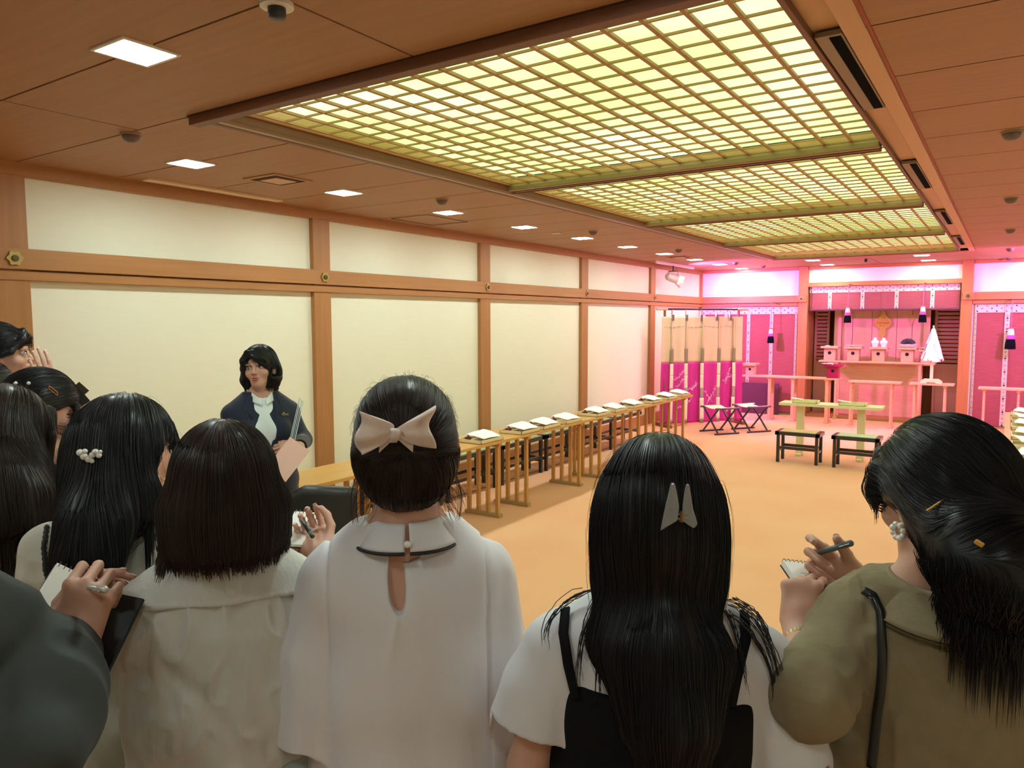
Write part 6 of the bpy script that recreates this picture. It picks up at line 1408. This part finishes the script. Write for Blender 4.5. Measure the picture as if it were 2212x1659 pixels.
# ---------------------------------------------------------------- tall woman at the far left, hand before her mouth
def woman_hand():
    U, D_, Yw = 4, 2.80, -66; VH[0] = 770; l = lambda u, v, d: L0c(U, D_, Yw, u, v, d)
    P = person('tall person at the far left edge raising a hand before the mouth', U, 772, D_, 702, Yw,
        ({'e': l(120, 940, 2.85), 'w': l(106, 854, 2.76), 'R': basis(L0d(Yw, U, (-.14, -.05, 1)), L0d(Yw, U, (.8, -.6, 0))), 'curl': ((.15, .25, .2),), 'thumb': (.3, .3, .2), 'spread': .01, 's': .9},
         {'e': l(40, 990, 2.65), 'w': l(90, 985, 2.8)}), hyaw=-36, hpitch=-6, hroll=3, shw=.155, hs=.92)
    WS = mat('white_shirt', (.72, .73, .70), .7, bump=((60, 60, 60), .3, .003))
    top(P, WS, .018, .025, 1.8, (.055, .045), disp=linen(.004, .001, 2), name='white_shirt', hol=.035, z0=.80)
    M = P.headM; R = R3(M); hf = hfield(P, (-.2, -.2, -.26), (.2, .18, .17), .005)
    cap_hair(hf, M, .016, 1.0); hf.ell(M @ Vector((0, -.045, .0)), (.086, .075, .085), R, .03); hf.ell(M @ Vector((0, -.10, -.03)), (.045, .045, .05), R, .03); cut_face(hf, M, 1.0, top=.04, w_=.066); cut_cheek(hf, M, 1, .0, (.050, .062, .085))
    hf.ell(M @ Vector((.088, .010, -.030)), (.026, .034, .042), R, .008, 's')
    hf.chain([M @ Vector((-.01, .085, .085)), M @ Vector((.045, .085, .055)), M @ Vector((.072, .045, .015)), M @ Vector((.078, .015, .0))], [.008, .009, .010, .008], .014)
    hf.chain([M @ Vector((.0, .085, .085)), M @ Vector((-.030, .096, .055)), M @ Vector((-.050, .093, .02))], [.010, .008, .004], .012)
    T = M @ Vector((0, -.14, -.03))
    ly = [(strands(hf, 3200, (.05, .13), comb_to(P, T), steps=11, off=(.0003, .003), seed=1, avoid=[(M @ Vector((.085, .0, -.03)), .030), (M @ Vector((.07, .05, -.02)), .04)]), .0008)]
    hair_obj(P, hf, ly, HB, disp=lambda V: folds(V, .002, (30, 30, 12), 2))
    face_parts(P); skirt(P, 1.0, .3, .15, .27, mat('skirt_navy', (.02, .025, .05), .8)); shoes(P, mat('shoe_black', (.02, .02, .02), .4)); nails_obj(P); return P
woman_hand()
def woman_edge():
    U, D_, Yw = -36, 2.48, -55
    P = person('person cut off by the left edge, only dark hair and a cheek showing', U, 838, D_, 775, Yw, ({'e': (-.2, 0, 1.0), 'w': (-.1, .2, 1.05)}, {'e': (.2, 0, 1.0), 'w': (.1, .2, 1.05)}), hyaw=-20)
    top(P, mat('white_shirt', (.72, .73, .70), .7), .018, .025, 1.8, (.055, .045), disp=linen(.004, .001, 2), name='shirt', hol=.035, z0=.80)
    M = P.headM; R = R3(M); hf = hfield(P, (-.2, -.2, -.26), (.2, .18, .17), .006); cap_hair(hf, M, .016, 1.0); hf.ell(M @ Vector((0, -.045, .0)), (.086, .075, .085), R, .03); hf.ell(M @ Vector((0, -.10, -.03)), (.045, .045, .05), R, .03); cut_face(hf, M, 1.0, w_=.06)
    hair_obj(P, hf, [(strands(hf, 1500, (.05, .13), comb_to(P, M @ Vector((0, -.14, -.03))), steps=10, off=(.0003, .003), seed=1), .0009)], HB)
    face_parts(P); skirt(P, 1.0, .3, .15, .27, mat('skirt_black', (.03, .028, .028), .8)); shoes(P, mat('shoe_black', (.02, .02, .02), .4))
woman_edge()
# ---------------------------------------------------------------- standing guide in a navy suit
def guide():
    U, D_, Yw = 562, 4.0, 188; VH[0] = 795; l = lambda u, v, d: L0c(U, D_, Yw, u, v, d); dd = lambda a: L0d(Yw, U, a)
    P = person('person standing by the wall in a navy suit and white shirt, with folders', U, 792, D_, 746, Yw,
        ({'e': l(654, 950, 4.06), 'w': l(646, 966, 3.84), 'R': basis(dd((-.9, -.15, -.05)), dd((.1, -.75, .65))), 'curl': ((.5, .6, .4),), 'thumb': (.5, .2, .2)},
         {'e': l(488, 975, 4.03), 'w': l(505, 1060, 3.88)}), hyaw=-30, hpitch=-3, hroll=6, h=.0042, shw=.150, hs=.97)
    Z = P.Z; NV = mat('navy_suit', (.005, .011, .036), .75, sheen=.15, bump=((200, 200, 200), .2, .001)); WS = mat('guide_shirt', (.78, .84, .86), .7, bump=((80, 80, 30), .4, .003))
    top(P, WS, .008, .0, .5, (.045, .04), z0=.90, name='white_shirt', hol=0, neck=1.36, disp=linen(.002, .001, 3))
    def cut(fd):
        for s_ in (0,): fd.chain([(0, .18, Z(1.42)), (0, .165, Z(1.25)), (0, .145, Z(1.12)), (0, .125, Z(1.02))], [.085, .070, .052, .022], .01, 's'); fd.chain([(0, .05, Z(1.40)), (0, .09, Z(1.30))], [.062, .05], .01, 's')
    top(P, NV, .018, .004, 1.92, (.050, .038), z0=.80, name='suit_jacket', hol=.034, neck=1.365, nr=.066, cut=cut, disp=lambda V: folds(V, .003, (14, 14, 6), 2), ext=lambda fd: [fd.cap((x*.11*P.s, -.008, Z(1.262)), (x*.155*P.s, -.008, Z(1.25)), .042, .045, .02) for x in (-1, 1)])
    J = P.cloth
    for x in (-1, 1):   # lapels and shirt collar
        q = [(x*.070, Z(1.355)), (x*.098, Z(1.275)), (x*.080, Z(1.262)), (x*.092, Z(1.235)), (x*.03, Z(1.035)), (x*.018, Z(1.035)), (x*.062, Z(1.24)), (x*.052, Z(1.345))]
        vs = []; 
        for a, z in q:
            p, n = J.snap((a*1.0, .4, z), (0, -1, 0), .6); vs.append(Vector((a, min(max(p.y, .06), .135)+.006, z)))
        b = MB(); n_ = len(vs); b.add(vs+[v-Vector((0, .006, 0)) for v in vs], [tuple(range(n_)), tuple(range(2*n_-1, n_-1, -1))]+[(i, (i+1) % n_, n_+(i+1) % n_, n_+i) for i in range(n_)]); b.obj('lapel', NV, P.t)
        MB().grid(lambda u, v, x=x: (x*(.052-.040*u+.018*v*(1-u)), .030+.050*u+.016*v, Z(1.352)-.038*u-.045*v+.02*u*v+.012), 8, 6, th=.003).obj('shirt_collar', WS, P.t, smooth=True)
    for i in range(4): 
        p, n = P.cloth.snap((0, .4, 1.24-.055*i), (0, -1, 0), .6); 
    hx, n = hit(P, J, 612, 896, 2.5); t = MB().box(hx+n*.004, (.052, .004, .011)).obj('name_tag', mat('tag_gold', (.30, .24, .09), .35, metal=.6), P.t, bevel=.001); MB().ball(hx+n*.005+Vector((.0, .0, .009)), (.004, .003, .004), 6).obj('emblem', GOLD, t)
    M = P.headM; R = R3(M); hf = hfield(P, (-.2, -.2, -.22), (.2, .2, .17), .0045)
    cap_hair(hf, M, .017, 1.0); hf.ell(M @ Vector((0, -.035, -.03)), (.094, .082, .09), R, .03); hf.chain([M @ Vector((-.0, -.04, -.05)), M @ Vector((0, -.04, -.14))], [.080, .070], .03)
    for x in (-1, 1): hf.chain([M @ Vector((x*.075, .0, .0)), M @ Vector((x*.083, .004, -.06)), M @ Vector((x*.078, .018, -.105))], [.028, .028, .014], .02)
    hf.box(M @ Vector((0, 0, -.115-.1)), (.3, .3, .1), R, .02, 's'); Q = lambda x, y, z: M @ Vector((x, y, z))
    hf.ell(Q(0, .092, -.040), (.066, .060, .082), R, .010, 's'); hf.ell(Q(.02, .10, .028), (.035, .04, .035), R, .008, 's')
    hf.ell(Q(-.085, .006, -.028), (.032, .034, .042), R, .008, 's')
    for a in range(5): hf.chain([Q(.030-.006*a, .070, .088-.002*a), Q(-.005-.010*a, .100-.002*a, .058-.003*a), Q(-.040-.007*a, .088-.007*a, .022-.003*a), Q(-.066-.002*a, .058-.008*a, -.008)], [.009, .008, .007, .005], .010)
    hf.chain([Q(.04, .066, .085), Q(.064, .070, .045), Q(.074, .055, .0), Q(.078, .040, -.05)], [.012, .013, .012, .010], .015)
    Mi = np.array(M.inverted()); Mr = np.array(M.to_3x3()); q_ = lambda p: p @ Mi[:3, :3].T+Mi[:3, 3]
    def cg(p):
        h_ = q_(p); fr_ = ((h_[:, 1] > .045) & (h_[:, 2] > .0))[:, None]; side = np.tile(np.array([[-1.0, -.1, -.55]]) @ Mr.T, (len(p), 1)); dn = np.tile([0, 0, -1.0], (len(p), 1)); return np.where(fr_, side, dn)
    ly = [(strands(hf, 3600, (.05, .12), cg, steps=12, off=(.0003, .0015), seed=1, zmin=(P.zc-.125, P.zc-.105), start=lambda V: ~((q_(V)[:, 1] > .05) & (q_(V)[:, 2] < .035))), .0007)]
    hair_obj(P, hf, ly, HB, disp=lambda V: folds(V, .0015, (34, 34, 6), 2)); face_parts(P, mouth_open=.0025)
    # folders under the arm and the pink sheet
    a = at(650, 868, 3.86); b_ = at(628, 965, 3.84); up = (a-b_).normalized(); th_ = (at(640, 915, 3.85)-Vector((0, 0, CAMZ))).normalized(); th_ = (th_-up*th_.dot(up)).normalized(); nx = up.cross(th_)
    t = bpy.data.objects.new('folder_stack', None); COL.objects.link(t); t.location = (a+b_)/2; tag(t, 'clear plastic folders tucked under the guide\'s left arm', 'folder'); R_ = Matrix((nx, th_, up)).transposed()
    for i, (o, c) in enumerate(((-.012, (.72, .80, .80)), (-.004, (.45, .60, .62)), (.004, (.80, .86, .86)), (.011, (.55, .68, .66)))): MB().box(R_ @ Vector((o, .0, .004*i)), (.0035, .21, .25), R=R_).obj('clear_folder', mat('folder_%d' % i, c, .25), t)
    c = at(622, 992, 3.70); ax = (at(655, 1000, 3.70)-at(603, 963, 3.72)).normalized(); ux = (at(612, 945, 3.72)-at(628, 1040, 3.66)).normalized(); nz = ax.cross(ux).normalized(); ux = nz.cross(ax); R_ = Matrix((ax, ux, nz)).transposed()
    tag(MB().box((0, 0, 0), (.125, .19, .003), R=R_).obj('pink_sheet', mat('pink_paper', (.85, .52, .42), .6), None, c), 'pale pink sheet held in the guide\'s hand', 'paper')
    skirt(P, .98, .50, .175, .20, NV, depth=.75, fold=.002, nf=3); shoes(P, mat('shoe_black', (.02, .02, .02), .4)); nails_obj(P); return P
guide()
# ---------------------------------------------------------------- person in grey-green suit, lower left corner, writing
def writer():
    U, D_, Yw = -322, .98, -12; VH[0] = 950; l = lambda u, v, d: L0c(U, D_, Yw, u, v, d); dd = lambda a: L0d(Yw, U, a)
    P = person('person in a dark grey-green suit sleeve writing in a pad, lower left corner', U, 960, D_, 815, Yw,
        ({'e': l(-440, 1560, 1.0), 'w': l(58, 1352, 1.29), 'R': basis(dd((.62, .35, .62)), dd((-.75, -.3, .55))), 'curl': ((.25, .35, .2), (.4, .5, .3), (.5, .6, .3), (.6, .6, .3)), 'thumb': (.2, .15, .0), 'spread': .03},
         {'e': l(84, 1610, 1.00), 'w': l(152, 1400, 1.18), 'R': basis(dd((.22, .30, .92)), dd((.25, -.92, .30))), 'curl': ((.95, 1.1, .6), (1.0, 1.2, .6), (1.1, 1.2, .6), (1.15, 1.2, .6)), 'thumb': (.40, .6, .5), 'spread': .03, 's': 1.05}), h=.0036, shw=.190, sdz=-.045)
    Z = P.Z; GS = mat('grey_green_suit', (.036, .043, .040), .8, sheen=.05, bump=((200, 200, 200), .2, .001))
    def ext(fd):
        sh, el, wr = P.S['arm']['R']; fd.chain([sh, sh.lerp(el, .5), el+Vector((0, -.01, -.01))], [.062, .066, .060], .02); fd.chain([el, el.lerp(wr, .80)], [.056, .044], .02)
    top(P, GS, .024, .02, 1.80, (.066, .050), z0=.80, name='suit_jacket', hol=0, ext=ext, neck=1.36, disp=lambda V: folds(V, .014, (13, 13, 4), 3, True)*.8+folds(V, .002, (40, 40, 14), 2))
    M = P.headM; R = R3(M); hf = hfield(P, (-.2, -.2, -.22), (.2, .2, .17), .006); cap_hair(hf, M, .016, 1.0); hf.ell(M @ Vector((0, -.045, .0)), (.088, .075, .088), R, .03); cut_face(hf, M, 1.0)
    hair_obj(P, hf, [(strands(hf, 1500, (.05, .12), comb_down(), steps=10, off=(.0003, .003), seed=1), .0008)], HB); face_parts(P)
    # pad, pen and black folder
    up = (at(152, 1250, 1.30)-at(112, 1318, 1.24)).normalized(); ax = (at(155, 1262, 1.27)-at(138, 1254, 1.27)).normalized(); ax = (Vector((CR.x, CR.y, 0))*.45+Vector((CF.x, CF.y, 0))*.85+Vector((0, 0, -.1))).normalized(); nz = ax.cross(up).normalized(); ax = up.cross(nz); R_ = Matrix((ax, up, nz)).transposed()
    spiral_pad('spiral_notepad', 'cream spiral notepad held by the writer in the lower left corner', at(140, 1285, 1.27), R_, .075, .105)
    pen(P, L3(P, 182, 1266, 1.23), L3(P, 228, 1274, 1.10), .0052, mat('pen_silver', (.55, .55, .5), .25, metal=.5), label='silver pen in the writing hand in the lower left corner')
    A, B, C_, E_ = at(225, 1276, 1.28), at(309, 1293, 1.26), at(208, 1500, 1.16), at(120, 1480, 1.18)
    b = MB(); n = (B-A).cross(E_-A).normalized()*.006; b.add([A, B, C_, E_, A+n, B+n, C_+n, E_+n], [(0, 1, 2, 3), (7, 6, 5, 4), (0, 4, 5, 1), (1, 5, 6, 2), (2, 6, 7, 3), (3, 7, 4, 0)])
    o = b.obj('black_folder', mat('folder_black', (.008, .008, .010), .55)); tag(o, 'black folder under the writing hand in the lower left corner', 'folder')
    trousers(P, GS); shoes(P, mat('shoe_black', (.02, .02, .02), .4)); nails_obj(P); return P
writer()
